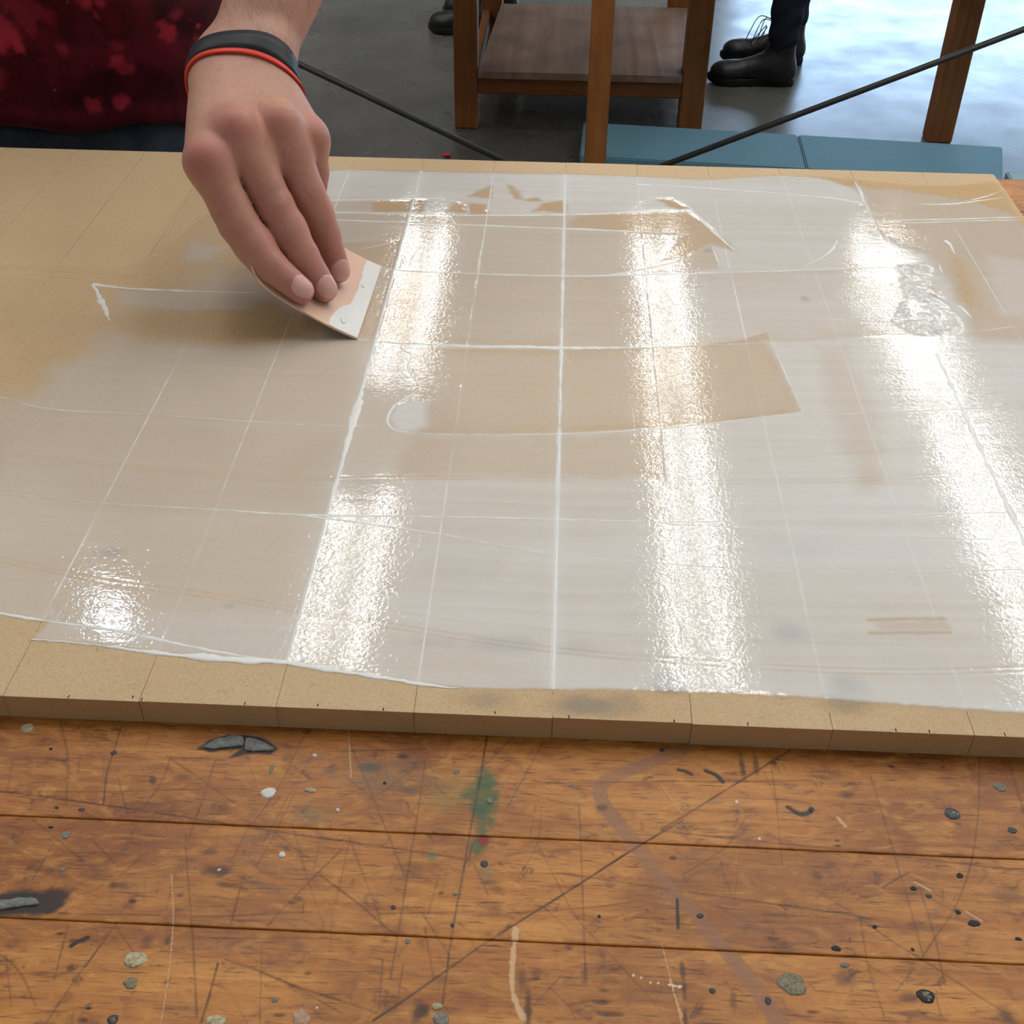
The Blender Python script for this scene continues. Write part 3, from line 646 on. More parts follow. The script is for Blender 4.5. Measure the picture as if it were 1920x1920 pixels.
def slab_poly(name, pts, z, h, mat, par, lift=.0):
    p = curve(list(pts)+[pts[0]], .0015)[:-1]; bm = bmesh.new(); n = len(p); cx = p.mean(0)
    rings = [[bm.verts.new((*(cx+(q-cx)*s), z+zz+(.00025*math.sin(i*1.7) if zz > 0 else 0))) for i, q in enumerate(p)] for s, zz in ((1, -.0005), (.985, h*.6), (.93, h))]
    for a, b in zip(rings[:-1], rings[1:]):
        for i in range(n): bm.faces.new((a[i], a[(i+1) % n], b[(i+1) % n], b[i]))
    f = bm.faces.new(rings[-1]); bmesh.ops.triangulate(bm, faces=[f]); bmesh.ops.recalc_face_normals(bm, faces=bm.faces)
    return put(name, bm_mesh(bm, name, True), mat, par)
slab_poly('filler_patch', bnc(Z2([(1140,185),(1190,150),(1280,125),(1362,120),(1366,172),(1280,184),(1190,194)])), BT, .0006, M_sp['epoxy'], WB)
slab_poly('filler_patch', bnc(Z2([(1385,130),(1440,138),(1490,160),(1545,193),(1510,204),(1390,204),(1376,175)])), BT, .0006, M_sp['epoxy'], WB)
slab_poly('filler_patch', bnc(Z2([(-30,1050),(60,1040),(130,1030),(205,1038),(215,1068),(130,1078),(60,1090),(-30,1098)])), BT, .0006, M_sp['epoxy'], WB)

# ================================================================== fibreboard: strips lying side by side
def mdf_col(t, edge=False):
    v = t.coords((1, 1, 1), 'World')
    big = t.noise(v, 16, 1, .55); fl = t.noise(t.coords((1, 1.6, 1), 'World'), 250, 3, .75, 1.6); fl2 = t.noise(t.coords((1.5, 1, 1), 'World'), 150, 3, .72, 2.2); fine = t.noise(v, 1500, 0, .6)
    c = t.mix(lin(197, 170, 134), lin(208, 183, 148), big)
    c = t.mix(c, lin(160, 128, 86), t.ramp(fl, [(.27, .7), (.40, 0.0)])); c = t.mix(c, lin(222, 198, 160), t.ramp(fl, [(.60, 0.0), (.74, .7)]))
    c = t.mix(c, lin(128, 98, 62), t.ramp(fl2, [(.66, 0.0), (.74, .75)])); c = t.mix(c, lin(180, 150, 108), t.ramp(fine, [(.35, .4), (.6, 0.0)]))
    return c
def mdf(name):
    t = NT(name); c = mdf_col(t); nz = t.noise(t.coords((1, 1, 1), 'World'), 420, 1, .7)
    g = t.n('ShaderNodeNewGeometry'); sx = t.n('ShaderNodeSeparateXYZ'); t.l(g.outputs['True Normal'], sx.inputs[0])
    side = t.math('LESS_THAN', t.math('ABSOLUTE', sx.outputs[2]), .5)     # sawn edge: rougher, browner fibres
    c = t.mix(c, lin(186, 156, 114), t.math('MULTIPLY', side, .55))
    t.bsdf(c, .62, .25, t.bump(nz, .12, .0004)); return t.m
M_mdf = mdf('fibreboard')
W = .06; BD = .628
MB = empty('fibreboard_panel', (-.24, .314, BT), 'tan fibreboard panel made of narrow strips, half coated in milky glue, on the bench', 'board')
me_s = box_mesh('strip', (.00008, 0, 0), (W-.00008, BD, TOP-BT), .00012)
for k in range(-14, 6): put('strip', me_s, M_mdf, MB, (k*W, RNG.normal(0, .00012), BT+.0))
# dark saw-burn nicks along the front edge
M_nick = mat_plain('burn_nick', lin(52, 40, 28), .8, .1, .2, 400)
for u, v in ((249,1307),(265,1314),(718,1333),(596,1322),(459,1319),(1067,1346),(1264,1352),(1402,1358),(1681,1373),(1744,1376),(1885,1380),(928,1336),(127,1310)):
    p = on_z(u, v, TOP); put('nick', spot_mesh(.00028, .0011, .0001, int(u), .2), M_nick, MB, (p[0], max(.0012, p[1]), TOP))

# ================================================================== milky glue spread over the board
def glue_fields(PX, PY):
    KE = 1.15
    sh = PX.shape; op = np.zeros(sh); damp = np.zeros(sh); hgt = np.zeros(sh); rip = .40+.5*fbm(PX*25+9, PY*25, 3)
    n1 = fbm(PX*18, PY*18, 4)-.5; n2 = fbm(PX*70+3, PY*70, 4)-.5; nf = fbm(PX*240+3, PY*240, 3)-.5
    bx = np.interp(PX, [-.5, -.2, 0, .2, .4], [0, .010, .013, .006, 0])         # strokes bow slightly
    st = fbm(PX*5, (PY+bx)*230, 4)-.5; st2 = fbm(PX*9+4, (PY+bx)*620, 3)-.5
    def P(pts): return brd(pts)
    def sd(pts): return poly_sd(PX, PY, P(pts))
    def setv(cov, o=None, d=None, r=None):
        nonlocal op, damp, rip
        if o is not None: op = op*(1-cov)+o*cov
        if d is not None: damp = damp*(1-cov)+d*cov
        if r is not None: rip = rip*(1-cov)+r*cov
    def soft(pts, s, o=None, d=None, wob=.0, r=None):
        x = sd(pts)+n2*wob+nf*wob*.4; setv(sstep(x, -s, s), o, d, r)
    # ---- overall coat: outline of everything that is wet
    outer = [(-500,760),(-500,480),(150,500),(175,500),(240,500),(300,470),(360,430),(420,380),(560,330),(612,318),(655,318),(792,321),(925,324),(1060,326),(1195,331),(1333,337),(1400,332),(1463,329),(1530,333),(1607,341),(1713,351),(1800,352),(1862,345),(1960,480),(2100,800),(2300,1360),
             (1920,1338),(1700,1322),(1540,1310),(1400,1300),(1180,1294),(1036,1293),(880,1291),(800,1285),(700,1268),(620,1257),(540,1243),(450,1238),(320,1228),(200,1212),(60,1199),(90,1166),(0,1150),(-80,1135)]
    so = sd(outer)+nf*.0012
    mask = sstep(so, -.0006, .0010)
    # ---- base thickness: thin at the left, thicker to the right and to the front
    PXp = (PX+.24)/.6
    base = .40+.32*sstep(PX, -.26, .10)+.10*sstep(PX, .0, .3)
    op = base+.10*n1+.0*PY
    op = op+.13*sstep(PY, .24, .05)*sstep(PX, -.28, -.08)
    # ---- wet but nearly bare zone at the far left
    soft([(-400,250),(600,300),(600,330),(480,430),(350,540),(180,620),(110,700),(0,760),(-300,760)], .028, .02, .0, .010, .25)
    soft([(-200,570),(120,570),(190,615),(100,700),(0,730),(-200,740)], .028, .05, .22, .010)
    soft([(-60,790),(60,800),(170,830),(195,870),(150,900),(60,915),(-60,905)], .010, .04, .30, .02)
    soft([(205,600),(300,575),(480,570),(650,600),(560,640),(420,660),(260,640)], .016, .12, .50, .010)      # scraped, damp
    soft([(380,560),(520,575),(600,620),(470,650),(390,640)], .010, .04, .42, .016)
    soft([(215,545),(480,552),(470,580),(320,580),(225,572)], .006, .40, .10, .008)
    soft([(370,410),(560,400),(640,470),(560,530),(350,500)], .018, .14, .25, .006)
    soft([(355,455),(420,462),(400,490),(345,492)], .007, .38, .0, .012)
    soft([(90,690),(300,650),(680,650),(650,790),(100,760)], .012, .40, .10, .006)
    # ---- back strip, thick
    soft([(600,320),(660,319),(925,325),(1200,333),(1340,342),(1460,345),(1600,352),(1625,385),(1500,400),(1300,392),(1150,398),(900,402),(600,398)], .0045, .80, 0, .006)
    soft([(608,378),(775,376),(775,396),(608,396)], .003, .46, .12, .004)
    soft([(1300,392),(1620,386),(1660,420),(1640,470),(1700,495),(1380,505),(1352,480),(1380,468)], .006, .74, 0, .01)
    # thin coat in the far right corner
    soft([(1600,340),(1900,350),(2000,640),(1830,640),(1800,560),(1740,480),(1640,440),(1620,390)], .008, .34, .18, .012)
    soft([(1530,331),(1720,332),(1870,330),(1900,400),(1800,372),(1690,356),(1600,350)], .006, .03, .42, .010)
    soft([(1850,480),(2000,500),(2050,620),(1880,590),(1852,540)], .010, .58, 0, .01)
    soft([(1780,470),(1815,500),(1840,580),(1830,610),(1795,560)], .005, .16, .30, .008)
    # ---- scraped nicks in the back strip (bare board shows, damp)
    for pts in ([(953,347),(967,352),(979,374),(966,373),(952,360)], [(919,349),(919,372),(880,368)], [(785,375),(794,376),(792,396),(781,402)], [(850,380),(872,383),(876,400),(835,398)], [(878,382),(914,384),(914,402),(881,401)], [(1020,381),(1056,377),(1060,400),(1000,396)],
                [(1228,373),(1262,372),(1290,390),(1276,394)], [(985,376),(1010,372),(1015,378)], [(690,378),(775,377),(773,398),(700,397)]):
        soft(pts, .0030, .12, .5, .006)
    # ---- band between ridges 1 and 2, then stroke bands
    soft([(600,402),(900,405),(1150,402),(1292,394),(1300,437),(1055,428),(750,416),(600,413)], .0020, .42, .16, .003)
    soft([(1090,404),(1292,396),(1340,432),(1378,470),(1330,457),(1290,482),(1180,500),(1180,434),(1060,424)], .0030, .22, .45, .004)
    soft([(600,416),(750,420),(1055,430),(1290,440),(1230,497),(1140,516),(1058,517),(900,513),(713,501),(600,470)], .0025, .46, .10, .003)
    soft([(1290,482),(1332,458),(1350,503),(1260,510),(1180,512),(1200,500)], .003, .40, .25, .003)
    soft([(640,456),(755,450),(745,508),(713,501),(650,474)], .002, .24, .40, .004)
    # stroke band with the scraper at its left end
    soft([(700,505),(760,510),(1058,519),(1300,514),(1560,506),(1735,499),(1760,560),(1790,600),(1700,628),(1500,640),(1250,649),(1055,651),(735,642),(660,636)], .0016, .40, .18, .003)
    soft([(1180,520),(1560,508),(1735,500),(1790,600),(1700,628),(1260,648)], .020, .66, 0, .02)
    soft([(650,600),(760,505),(800,512),(770,640),(660,640)], .014, .26, .42, .004)
    soft([(700,625),(1050,640),(1055,651),(700,640)], .004, .30, .45, .003)
    soft([(1688,502),(1735,498),(1752,520),(1746,555),(1790,588),(1803,615),(1785,628),(1715,626),(1660,604),(1690,560)], .006, .86, 0, .008, 2.2)
    soft([(1560,545),(1690,520),(1720,600),(1640,615)], .012, None, None, .004, 1.4)
    # ---- the clean rectangle
    rect = [(750,653),(900,654),(1055,655),(1250,652),(1380,640),(1438,623),(1450,650),(1480,718),(1503,772),(1430,782),(1240,803),(1058,813),(870,815),(800,814),(762,811),(738,806),(726,788),(738,762),(770,741),(785,726),(776,711),(764,690),(771,668)]
    sr = sd(rect); cov = sstep(sr, -.0008, .0012)
    setv(cov, .30+.10*n1, .16); rim = cov*(1-sstep(sr, 0, .011)); damp = damp+rim*.34; op = op-rim*.06
    lft = cov*(1-sstep(PX, brd([(760,740)])[0][0], brd([(860,740)])[0][0])); op = op+lft*.22; rip = rip+lft*.7
    soft([(728,785),(742,764),(775,748),(800,760),(800,800),(770,812),(745,808)], .004, .92, 0, .002, .15)     # puddle
    # ---- below the rectangle
    soft([(780,820),(1058,818),(1240,812),(1260,870),(1230,902),(850,896),(740,893)], .008, .36, .16, .01)
    soft([(-20,760),(300,790),(640,806),(590,960),(250,945),(-20,925)], .014, .38, .10, .012)
    soft([(-20,940),(330,960),(590,975),(540,1180),(120,1110),(-20,1060)], .016, .40, .04, .012)
    soft([(620,905),(1240,905),(1250,975),(960,965),(620,960)], .006, .66, 0, .006)
    soft([(1530,650),(1580,650),(1640,760),(1660,900),(1620,920),(1570,800)], .009, .54, .06, .012)
    soft([(1500,650),(1440,640),(1510,770),(1540,790)], .005, .74, 0, .006)
    soft([(1000,1070),(1640,1080),(1960,1075),(2050,1300),(1700,1290),(1300,1270),(900,1230)], .02, .72, 0, .02)
    soft([(100,1170),(500,1150),(900,1210),(1040,1290),(800,1280),(500,1235),(300,1205)], .014, .60, 0, .01)
    # scraped double marks near the front right
    for a, b in (((1628,1163),(1768,1161)), ((1630,1188),(1780,1187))):
        d = seg_dist(PX, PY, brd([a, b])); setv((1-sstep(d+nf*.001, .0006, .0016)), .25, .35)
    soft([(1640,1168),(1770,1166),(1785,1182),(1650,1184)], .003, .45, .12, .004)
    # ---- thin comb lines left by the spreader
    for pts, off, k in (([(-40,1037),(190,1083),(380,1110),(560,1140),(800,1180),(1000,1210),(1250,1235),(1500,1250),(1700,1256),(1960,1250)], 9, .34), ([(30,850),(230,870),(480,895),(700,893),(850,893),(1240,900),(1500,900),(1700,893),(1870,886)], 6, .22),
                        ([(640,1130),(900,1170),(1250,1196),(1500,1205),(1700,1210)], 0, .16), ([(700,560),(1050,580),(1250,590),(1700,600)], 5, .12), ([(1400,860),(1700,842),(1880,830)], 4, .15), ([(720,700),(1050,720),(1250,715),(1450,700)], 0, .08), ([(60,640),(300,670),(680,690)], 7, .10)):
        for o_ in ({0, off}):
            d = seg_dist(PX, PY, curve(brd([(u, v+o_) for u, v in pts]), .01), .0015); c = (1-sstep(d, .0003, .0010)); op = op-.6*k*c*(.4+1.4*np.clip(n2+.4, 0, 1))
    # ---- streaking and blotches
    op = op+.16*st*(.5+op)+.05*st2+.10*n2*op
    # ---- white glue standing in the saw lines
    for k, a in ((-4, .26), (-3, .24), (-2, .9), (-1, .28), (0, .8), (1, .2), (2, .32), (3, .28), (4, .9), (5, .22), (-5, .12)):
        d = np.abs(PX-k*W); wv = (.0006+.0009*(k in (-2, 0, 4)))*(1+.6*n2)
        br = np.clip(.65+1.6*fbm(PX*3+k*7, PY*90, 3)-.8, 0, 1)
        op = op+a*KE*br*(1-sstep(d, wv*.4, wv))
        op = op+.08*a*(1-sstep(d, .001, .008))*(k in (-2, 0, 4))
    op = np.clip(op*.95+.05*sstep(op, .12, .35), 0, .97)*mask
    # faint edge where the glue soaks into bare board
    damp = np.clip(damp*.72+(1-sstep(np.abs(so), .001, .006))*.30*(n1+.6)*sstep(op, .08, .3), 0, 1)*sstep(so, -.006, .0)
    stn = np.zeros(sh)       # pencil dust and grey smudges under the coat
    for u, v, rx, ry, s in ((205,1038,30,14,.30),(950,1210,70,20,.30),(800,1205,60,16,.22),(1480,1185,38,26,.36),(1590,1285,44,26,.42),(1245,1288,40,12,.55),(1250,1275,24,10,.5),(1500,1030,80,30,.10),(880,1060,70,26,.12),(1090,1215,50,14,.2),(430,1137,12,6,.3),(700,1100,60,20,.10),(1508,560,10,8,.5),(1095,1326,75,22,.42),(905,1312,60,18,.20),(1170,1322,40,20,.22),(1585,1318,50,22,.30),(1330,470,12,4,.4)):
        c = brd([(u, v)])[0]; e = brd([(u+rx, v), (u, v+ry)]); d = np.hypot((PX-c[0])/abs(e[0][0]-c[0]), (PY-c[1])/abs(e[1][1]-c[1]))+n2*1.0
        stn = np.maximum(stn, s*(1-sstep(d, .2, 1.3)))
    return op, damp, rip, stn, so

GX = np.arange(-.515, .3597, .00095)
GY = np.concatenate([np.arange(.0012, .20, .0009), np.arange(.20, .40, .00115), np.arange(.40, .6275, .0014)])
PX, PY = np.meshgrid(GX, GY, indexing='ij')
op, damp, rip, stn, so = glue_fields(PX, PY)
hz = TOP+.00010+.00016*sstep(op, .15, .95)
lm = sstep(poly_sd(PX, PY, brd([(1690,502),(1735,498),(1752,520),(1746,555),(1790,588),(1803,615),(1785,628),(1715,626),(1680,604),(1700,560)])), -.004, .004)
hz = hz+lm*(.0003+.0030*np.clip(fbm(PX*190, PY*190, 3)-.42, 0, 1))
hz = np.where(so < .0006, TOP+.00004, hz)
V = np.stack([PX, PY, hz], -1).reshape(-1, 3); nx, ny = PX.shape
i, j = np.meshgrid(np.arange(nx-1), np.arange(ny-1), indexing='ij'); k = (i*ny+j)
Q = np.stack([k, k+ny, k+ny+1, k+1], -1).reshape(-1, 4)
vis = (((so > -.004) & ((op > .015) | (damp > .03))) | (stn > .012)).reshape(-1); Q = Q[vis[Q].any(1)]
used = np.unique(Q); rm = np.full(nx*ny, -1, np.int32); rm[used] = np.arange(len(used)); Q = rm[Q]; V = V[used]
me_g = np_mesh('glue_coat', V, Q)
col_attr(me_g, 'glue', np.stack([op, damp, rip, stn], -1).reshape(-1, 4)[used])
def glue_mat():
    t = NT('wet_milky_glue'); at = t.n('ShaderNodeAttribute'); at.attribute_name = 'glue'
    sp = t.n('ShaderNodeSeparateColor'); t.l(at.outputs['Color'], sp.inputs[0]); o, d, r = sp.outputs; s = at.outputs['Alpha']
    v = t.coords((1, 1, 1), 'World'); mk = t.coords((.45, 1.5, 1), 'World')
    n1 = t.noise(v, 430, 1, .55, .8); n2 = t.noise(mk, 120, 1, .55); n3 = t.noise(v, 45, 1, .5)
    h = t.math('ADD', t.math('MULTIPLY', n1, .42), t.math('ADD', t.math('MULTIPLY', n2, .16), t.math('MULTIPLY', n3, .10)))
    b = t.n('ShaderNodeBump'); b.inputs['Distance'].default_value = .0011; t.l(t.math('MULTIPLY', r, .15), b.inputs['Strength']); t.l(h, b.inputs['Height'])
    under = mdf_col(t); under = t.mix(under, (.80, .66, .44), d, 'MULTIPLY'); under = t.mix(under, (.16, .17, .18), s)
    milk = t.mix((.575, .59, .62), (.78, .80, .81), o)
    c = t.mix(under, milk, t.math('MULTIPLY', o, .92)); c = t.mix(c, (.24, .26, .28), t.math('MULTIPLY', s, .45))
    wet = t.ramp(o, [(.03, 0.0), (.40, 1.0)])
    t.bsdf(c, .05, t.math('MULTIPLY', wet, .5), b.outputs[0]); return t.m
GC = tag(put('glue_coat', me_g, glue_mat()), 'wet milky white glue coat spread unevenly over the fibreboard', 'glue')
def bead_mat():
    t = NT('glue_bead'); v = t.coords((1, 1, 1), 'World'); n = t.noise(v, 500, 3, .6)
    t.bsdf((.86, .87, .85), .25, .5, t.bump(n, .25, .0010)); return t.m
M_bead = bead_mat()
def bead(pts, w, h=None, seed=0, taper=True, wv=.45, name='glue_ridge'):
    """raised line of glue; w, h in mm"""
    p = curve(brd(pts), .0022); n = len(p); w = w*1.25; h = h or w*.22; K = 5
    s = np.concatenate([[0], np.cumsum(np.linalg.norm(np.diff(p, axis=0), axis=1))])
    ww = w*.001*(1+wv*(2*fbm(s*160+seed*3.1, s*0+seed, 3)-1)*1.6); ww = np.maximum(ww, w*.00015)
    if hasattr(taper, '__len__'): ww = ww*np.interp(s/s[-1], np.linspace(0, 1, len(taper)), taper)
    elif taper: ww = ww*np.clip(np.minimum(s, s[-1]-s)/(.012+.05*s[-1]), .12, 1)
    t = np.gradient(p, axis=0); t /= np.linalg.norm(t, axis=1)[:, None]+1e-12; nn = np.stack([-t[:, 1], t[:, 0]], 1)
    p = p+nn*((fbm(s*300+seed, s*0+2, 2)-.5)*w*.0005)[:, None]
    V = []
    for k in range(K+1):
        a = math.pi*k/K; V.append(np.concatenate([p+nn*(math.cos(a)*ww/2)[:, None], (TOP+.0001+math.sin(a)*np.maximum(ww*(h/w)*.6, .00026*np.minimum(1, ww/.0002)))[:, None]], 1))
    V = np.stack(V, 1).reshape(-1, 3); F = []
    for i in range(n-1):
        for k in range(K): a = i*(K+1)+k; F.append((a, a+1, a+K+2, a+K+1))
    return put(name, np_mesh(name, V, np.array(F)[:, ::-1]), M_bead, GC)
BEADS = [  # (pixels, width mm, taper profile)
 ([(0,745),(100,768),(290,778),(500,793),(660,800),(730,802)], .8, [.6,.6,.4,.7,.5,.5]),
 ([(0,927),(200,945),(400,956),(560,966),(700,968),(950,972),(1250,980)], .9, [.5,.5,.6,1.6,1.0,1.0,.9]),
 ([(1250,980),(1480,975),(1680,967),(1925,960)], .8, [.7,.6,.8,.9]),
 ([(560,967),(640,976),(720,987),(830,1003),(1040,1040),(1240,1057),(1500,1073),(1640,1075),(1925,1068)], .8, [.9,1.5,.7,.6,.6,.6,.5,.7,.8]),
 ([(1240,982),(1480,995),(1690,1008),(1860,1012)], .8, [.8,.8,.7,.4]),
 ([(0,1150),(85,1165),(200,1180),(310,1203),(420,1225),(500,1238)], 1.3, [.9,1,1.1,1.2,1,.8]),
 ([(60,1199),(200,1212),(320,1228),(450,1238),(540,1243),(620,1257),(700,1268),(800,1285),(860,1292)], 2.0, [.3,.5,.8,1.2,1.6,1.4,1.2,.9,.3]),
 ([(608,376),(700,374),(775,374)], 1.7, [.8,.5,.8]),
 ([(600,398),(750,401),(900,404),(1058,403),(1150,400),(1292,393)], 2.0, [.8,.7,.7,.9,1,.8]),
 ([(600,412),(750,417),(1055,429),(1180,434),(1292,439)], 1.8, [.7,.7,.8,1,.7]),
 ([(713,502),(760,508),(900,514),(1058,518),(1140,517),(1300,513),(1560,505),(1700,500),(1735,497)], 1.4, [.7,.8,.9,.9,1,.7,.7,1,1.4]),
 ([(1140,517),(1190,508),(1240,498),(1300,484)], 2.0, [.4,1.3,.6,.3]),
 ([(668,637),(735,643),(890,650),(975,651),(1055,653),(1250,651),(1500,640)], 1.6, [.5,.9,2.4,1.6,.6,.35,.2]),
 ([(762,812),(870,815),(1058,814),(1240,804),(1430,783),(1503,773)], .8, [.8,.7,.9,1,.8,.5]),
 ([(1441,626),(1450,650),(1480,718),(1503,772)], .5, None),
 ([(750,653),(771,668),(764,690),(776,711),(785,726),(770,741),(738,762),(726,788),(738,806),(762,811)], 1.1, [.5,.9,.7,1,.8,1,1.2,1.2,1,.7]),
 ([(1195,346),(1280,350),(1450,362),(1560,372),(1616,382)], 1.6, [1.2,.7,.8,.7,1]), ([(1610,348),(1616,365),(1618,382)], 1.6, None), ([(1210,374),(1225,373),(1250,373)], 1.6, None),
 ([(1228,373),(1262,373),(1290,388),(1320,418),(1350,447),(1378,470)], 1.4, [.5,.8,.9,1.3,1,.5]),
 ([(1334,458),(1342,480),(1350,503)], .8, None), ([(1660,413),(1750,412),(1925,407)], 1.2, None), ([(1658,421),(1800,415),(1925,413)], .9, None), ([(1715,383),(1780,383),(1840,376),(1890,370)], 1.4, None), ([(1800,379),(1840,371),(1880,358)], 1.0, None), ([(1663,457),(1730,457)], 1.6, None),
 ([(1510,497),(1540,484),(1560,468),(1570,452)], 1.6, [.3,.8,1.3,.8]),
 ([(1722,497),(1745,502),(1742,525),(1734,548),(1762,568),(1790,588),(1803,612),(1798,625),(1770,628)], 2.2, [.8,1.3,.8,1,1.2,1,1.2,1.4,.7]),
 ([(1640,628),(1720,626),(1780,626)], 1.0, None),
 ([(1772,452),(1782,460),(1790,476)], 1.6, [1.4,1,.3]), ([(1795,573),(1808,582),(1822,597)], 1.3, [1.3,1,.3]), ([(1760,495),(1768,515)], 2.0, None),
 ([(1820,625),(1870,617),(1925,612)], .9, None), ([(1875,800),(1900,845),(1930,905)], .9, None), ([(1510,596),(1600,602),(1700,606)], .7, None),
 ([(175,533),(240,541),(330,545),(480,550)], 1.6, [1.3,1.1,.7,.3]), ([(174,533),(182,548),(190,566),(200,588),(205,602)], 2.2, [.7,1.0,1.6,.9,.3]),
 ([(765,505),(775,480),(790,460)], .7, None), ([(780,500),(792,478),(795,465)], .6, None), ([(660,470),(690,465),(755,452)], .8, None), ([(740,376),(770,368),(790,372),(830,372)], 1.6, [.4,1.2,.6,.8]), ([(876,382),(880,401)], .9, None),
 ([(1630,1167),(1700,1166),(1765,1164)], .45, None), ([(1632,1191),(1700,1191),(1780,1190)], .45, None), ([(1380,783),(1600,776),(1850,765),(1925,760)], .5, None)]
for s_, (pts, w, tp) in enumerate(BEADS): bead(pts, w, None, s_, tp if tp is not None else True)
# glue pushed up along the saw lines
def kline(k, va, vb, w, tp=None, seed=0):
    a = on_z(960, va, TOP)[1]; b = on_z(960, vb, TOP)[1]; ys = np.linspace(a, b, max(3, int(abs(a-b)/.01)))
    # pixel round trip is not needed here: lines run straight along the joints
    p = np.stack([np.full(len(ys), k*W), ys], 1); n = len(p)
    return p
def bead_xy(p, w, seed, taper=True):
    global brd
    keep = brd; brd = lambda q: np.asarray(q)
    try: bead(p, w, None, seed, taper, .55)
    finally: brd = keep
bead_xy(kline(-2, 985, 640, 1), 2.2, 41, [.5, 1.0, 1.5, 1.25, 1.0]); bead_xy(kline(-2, 636, 325, 1), 1.0, 42, [1, .8, .8, .7])
bead_xy(kline(-2, 1180, 990, 1), .5, 43); bead_xy(kline(0, 1290, 330, 1), .95, 44, [.8, .9, .7, .9, 1.1, 1.2, .8, .7]); bead_xy(kline(4, 1010, 640, 1), 2.0, 45, [1.1, 1.2, 1.1, .8]); bead_xy(kline(4, 600, 480, 1), .7, 46)
bead_xy(kline(-4, 1175, 1000, 1), 0.56, 47); bead_xy(kline(-4, 1000, 700, 1), 0.32, 48); bead_xy(kline(-3, 960, 600, 1), 0.28, 49); bead_xy(kline(-3, 412, 322, 1), 0.63, 50); bead_xy(kline(-1, 1290, 900, 1), 0.39, 51); bead_xy(kline(-1, 560, 326, 1), 0.49, 52); bead_xy(kline(2, 1120, 830, 1), 0.35, 53); bead_xy(kline(2, 640, 500, 1), 0.56, 54)
bead_xy(kline(3, 900, 650, 1), 0.32, 55); bead_xy(kline(1, 1240, 820, 1), 0.24, 56); bead_xy(kline(5, 560, 400, 1), 0.35, 57)

# ================================================================== plastic spreader
BLX = [(-.1318, .0004), (-.1460, .0074), (-.1614, .0165), (-.1740, .0246), (-.1836, .0318), (-.1905, .0393), (-.1948, .0470), (-.1968, .0545)]
BL = curve(np.array(BLX), .002); BLs = np.concatenate([[0], np.cumsum(np.linalg.norm(np.diff(BL, axis=0), axis=1))]); BLL = BLs[-1]
SY0, SY1 = .3180, .4215
def blade_pt(s): return np.stack([np.interp(s, BLs, BL[:, 0]), np.interp(s, BLs, BL[:, 1])+TOP], -1)
def blade_nm(s):
    a, b = blade_pt(np.asarray(s)-.001), blade_pt(np.asarray(s)+.001); t = b-a; t = t/np.linalg.norm(t, axis=-1, keepdims=True)
    return np.stack([t[..., 1], -t[..., 0]], -1)      # up, towards +X
def blade_patch(name, s0, s1, y0, y1, mat, par, lift, th, ns=30, nyy=24, rag=None, round_far=0.0):
    V = []; F = []; ss = np.linspace(s0, s1, ns); tt = np.linspace(0, 1, nyy)
    for lay in (lift, lift-th):
        for s in ss:
            a, b = y0, y1
            if round_far and s > BLL-round_far:
                e = round_far-math.sqrt(max(0, round_far**2-(s-(BLL-round_far))**2)); a, b = y0+e, y1-e
            for t in tt:
                y = a+(b-a)*t; sq = s
                if rag is not None: sq = s0+(s-s0)*rag(y)
                p = blade_pt(sq); n = blade_nm(sq); V.append((p[0]+n[0]*lay-.0022*(1-(y-SY0)/(SY1-SY0))*0+.0021*(y-SY0)/(SY1-SY0), y, p[1]+n[1]*lay))
    N = ns*nyy
    for i in range(ns-1):
        for j in range(nyy-1):
            a = i*nyy+j; F += [(a, a+1, a+nyy+1, a+nyy), (N+a, N+a+nyy, N+a+nyy+1, N+a+1)]
    for i in range(ns-1):
        for j, fl in ((0, 0), (nyy-1, 1)):
            a = i*nyy+j; q = (a, a+nyy, N+a+nyy, N+a); F.append(q if fl == 0 else q[::-1])
    for j in range(nyy-1):
        for i, fl in ((0, 1), (ns-1, 0)):
            a = i*nyy+j; q = (a, a+1, N+a+1, N+a); F.append(q[::-1] if fl == 0 else q)
    me = np_mesh(name, V, F, False)
    return put(name, me, mat, par)
def plastic(name, col, rough):
    t = NT(name); n = t.noise(t.coords((1, 1, 1)), 60, 3); p = t.bsdf(t.mix(tuple(x*.96 for x in col), col, n), rough, .45); p.inputs['Subsurface Weight'].default_value = .15; p.inputs['Subsurface Radius'].default_value = (.004, .002, .001); return t.m
M_spread = plastic('peach_plastic', lin(236, 196, 172), .42)
SPR = empty('glue_spreader', (-.13, .37, TOP), 'flexible peach plastic glue spreader pressed on the board by the fingers', 'spreader')
blade_patch('blade', 0, BLL, SY0, SY1, M_spread, SPR, .0006, .0012, 40, 16, None, .016)
rag = lambda y: float(np.interp(y, [.318, .326, .338, .347, .354, .375, .395, .41, .4215], [1.15, 1.2, 1.12, .95, .66, .60, .62, .70, .62]))+.10*(fbm(np.array([y*160.]), np.array([1.5]), 3)[0]-.5)
blade_patch('glue_smear', .0004, .0175, SY0+.0006, SY1-.0006, M_bead, SPR, .0009, .0004, 10, 60, rag)
for y, s, a, b in ((.331, .0125, .0020, .0034), (.384, .008, .0014, .0024)):
    p = blade_pt(s); n = blade_nm(s)
    o = put('glue_drop', spot_mesh(a, b, .0004, int(y*1e4), .10), M_bead, SPR, (p[0]+n[0]*.0012+.0021*(y-SY0)/(SY1-SY0), y, p[1]+n[1]*.0012)); o.rotation_euler = (0, math.atan2(n[0], n[1]), 0)

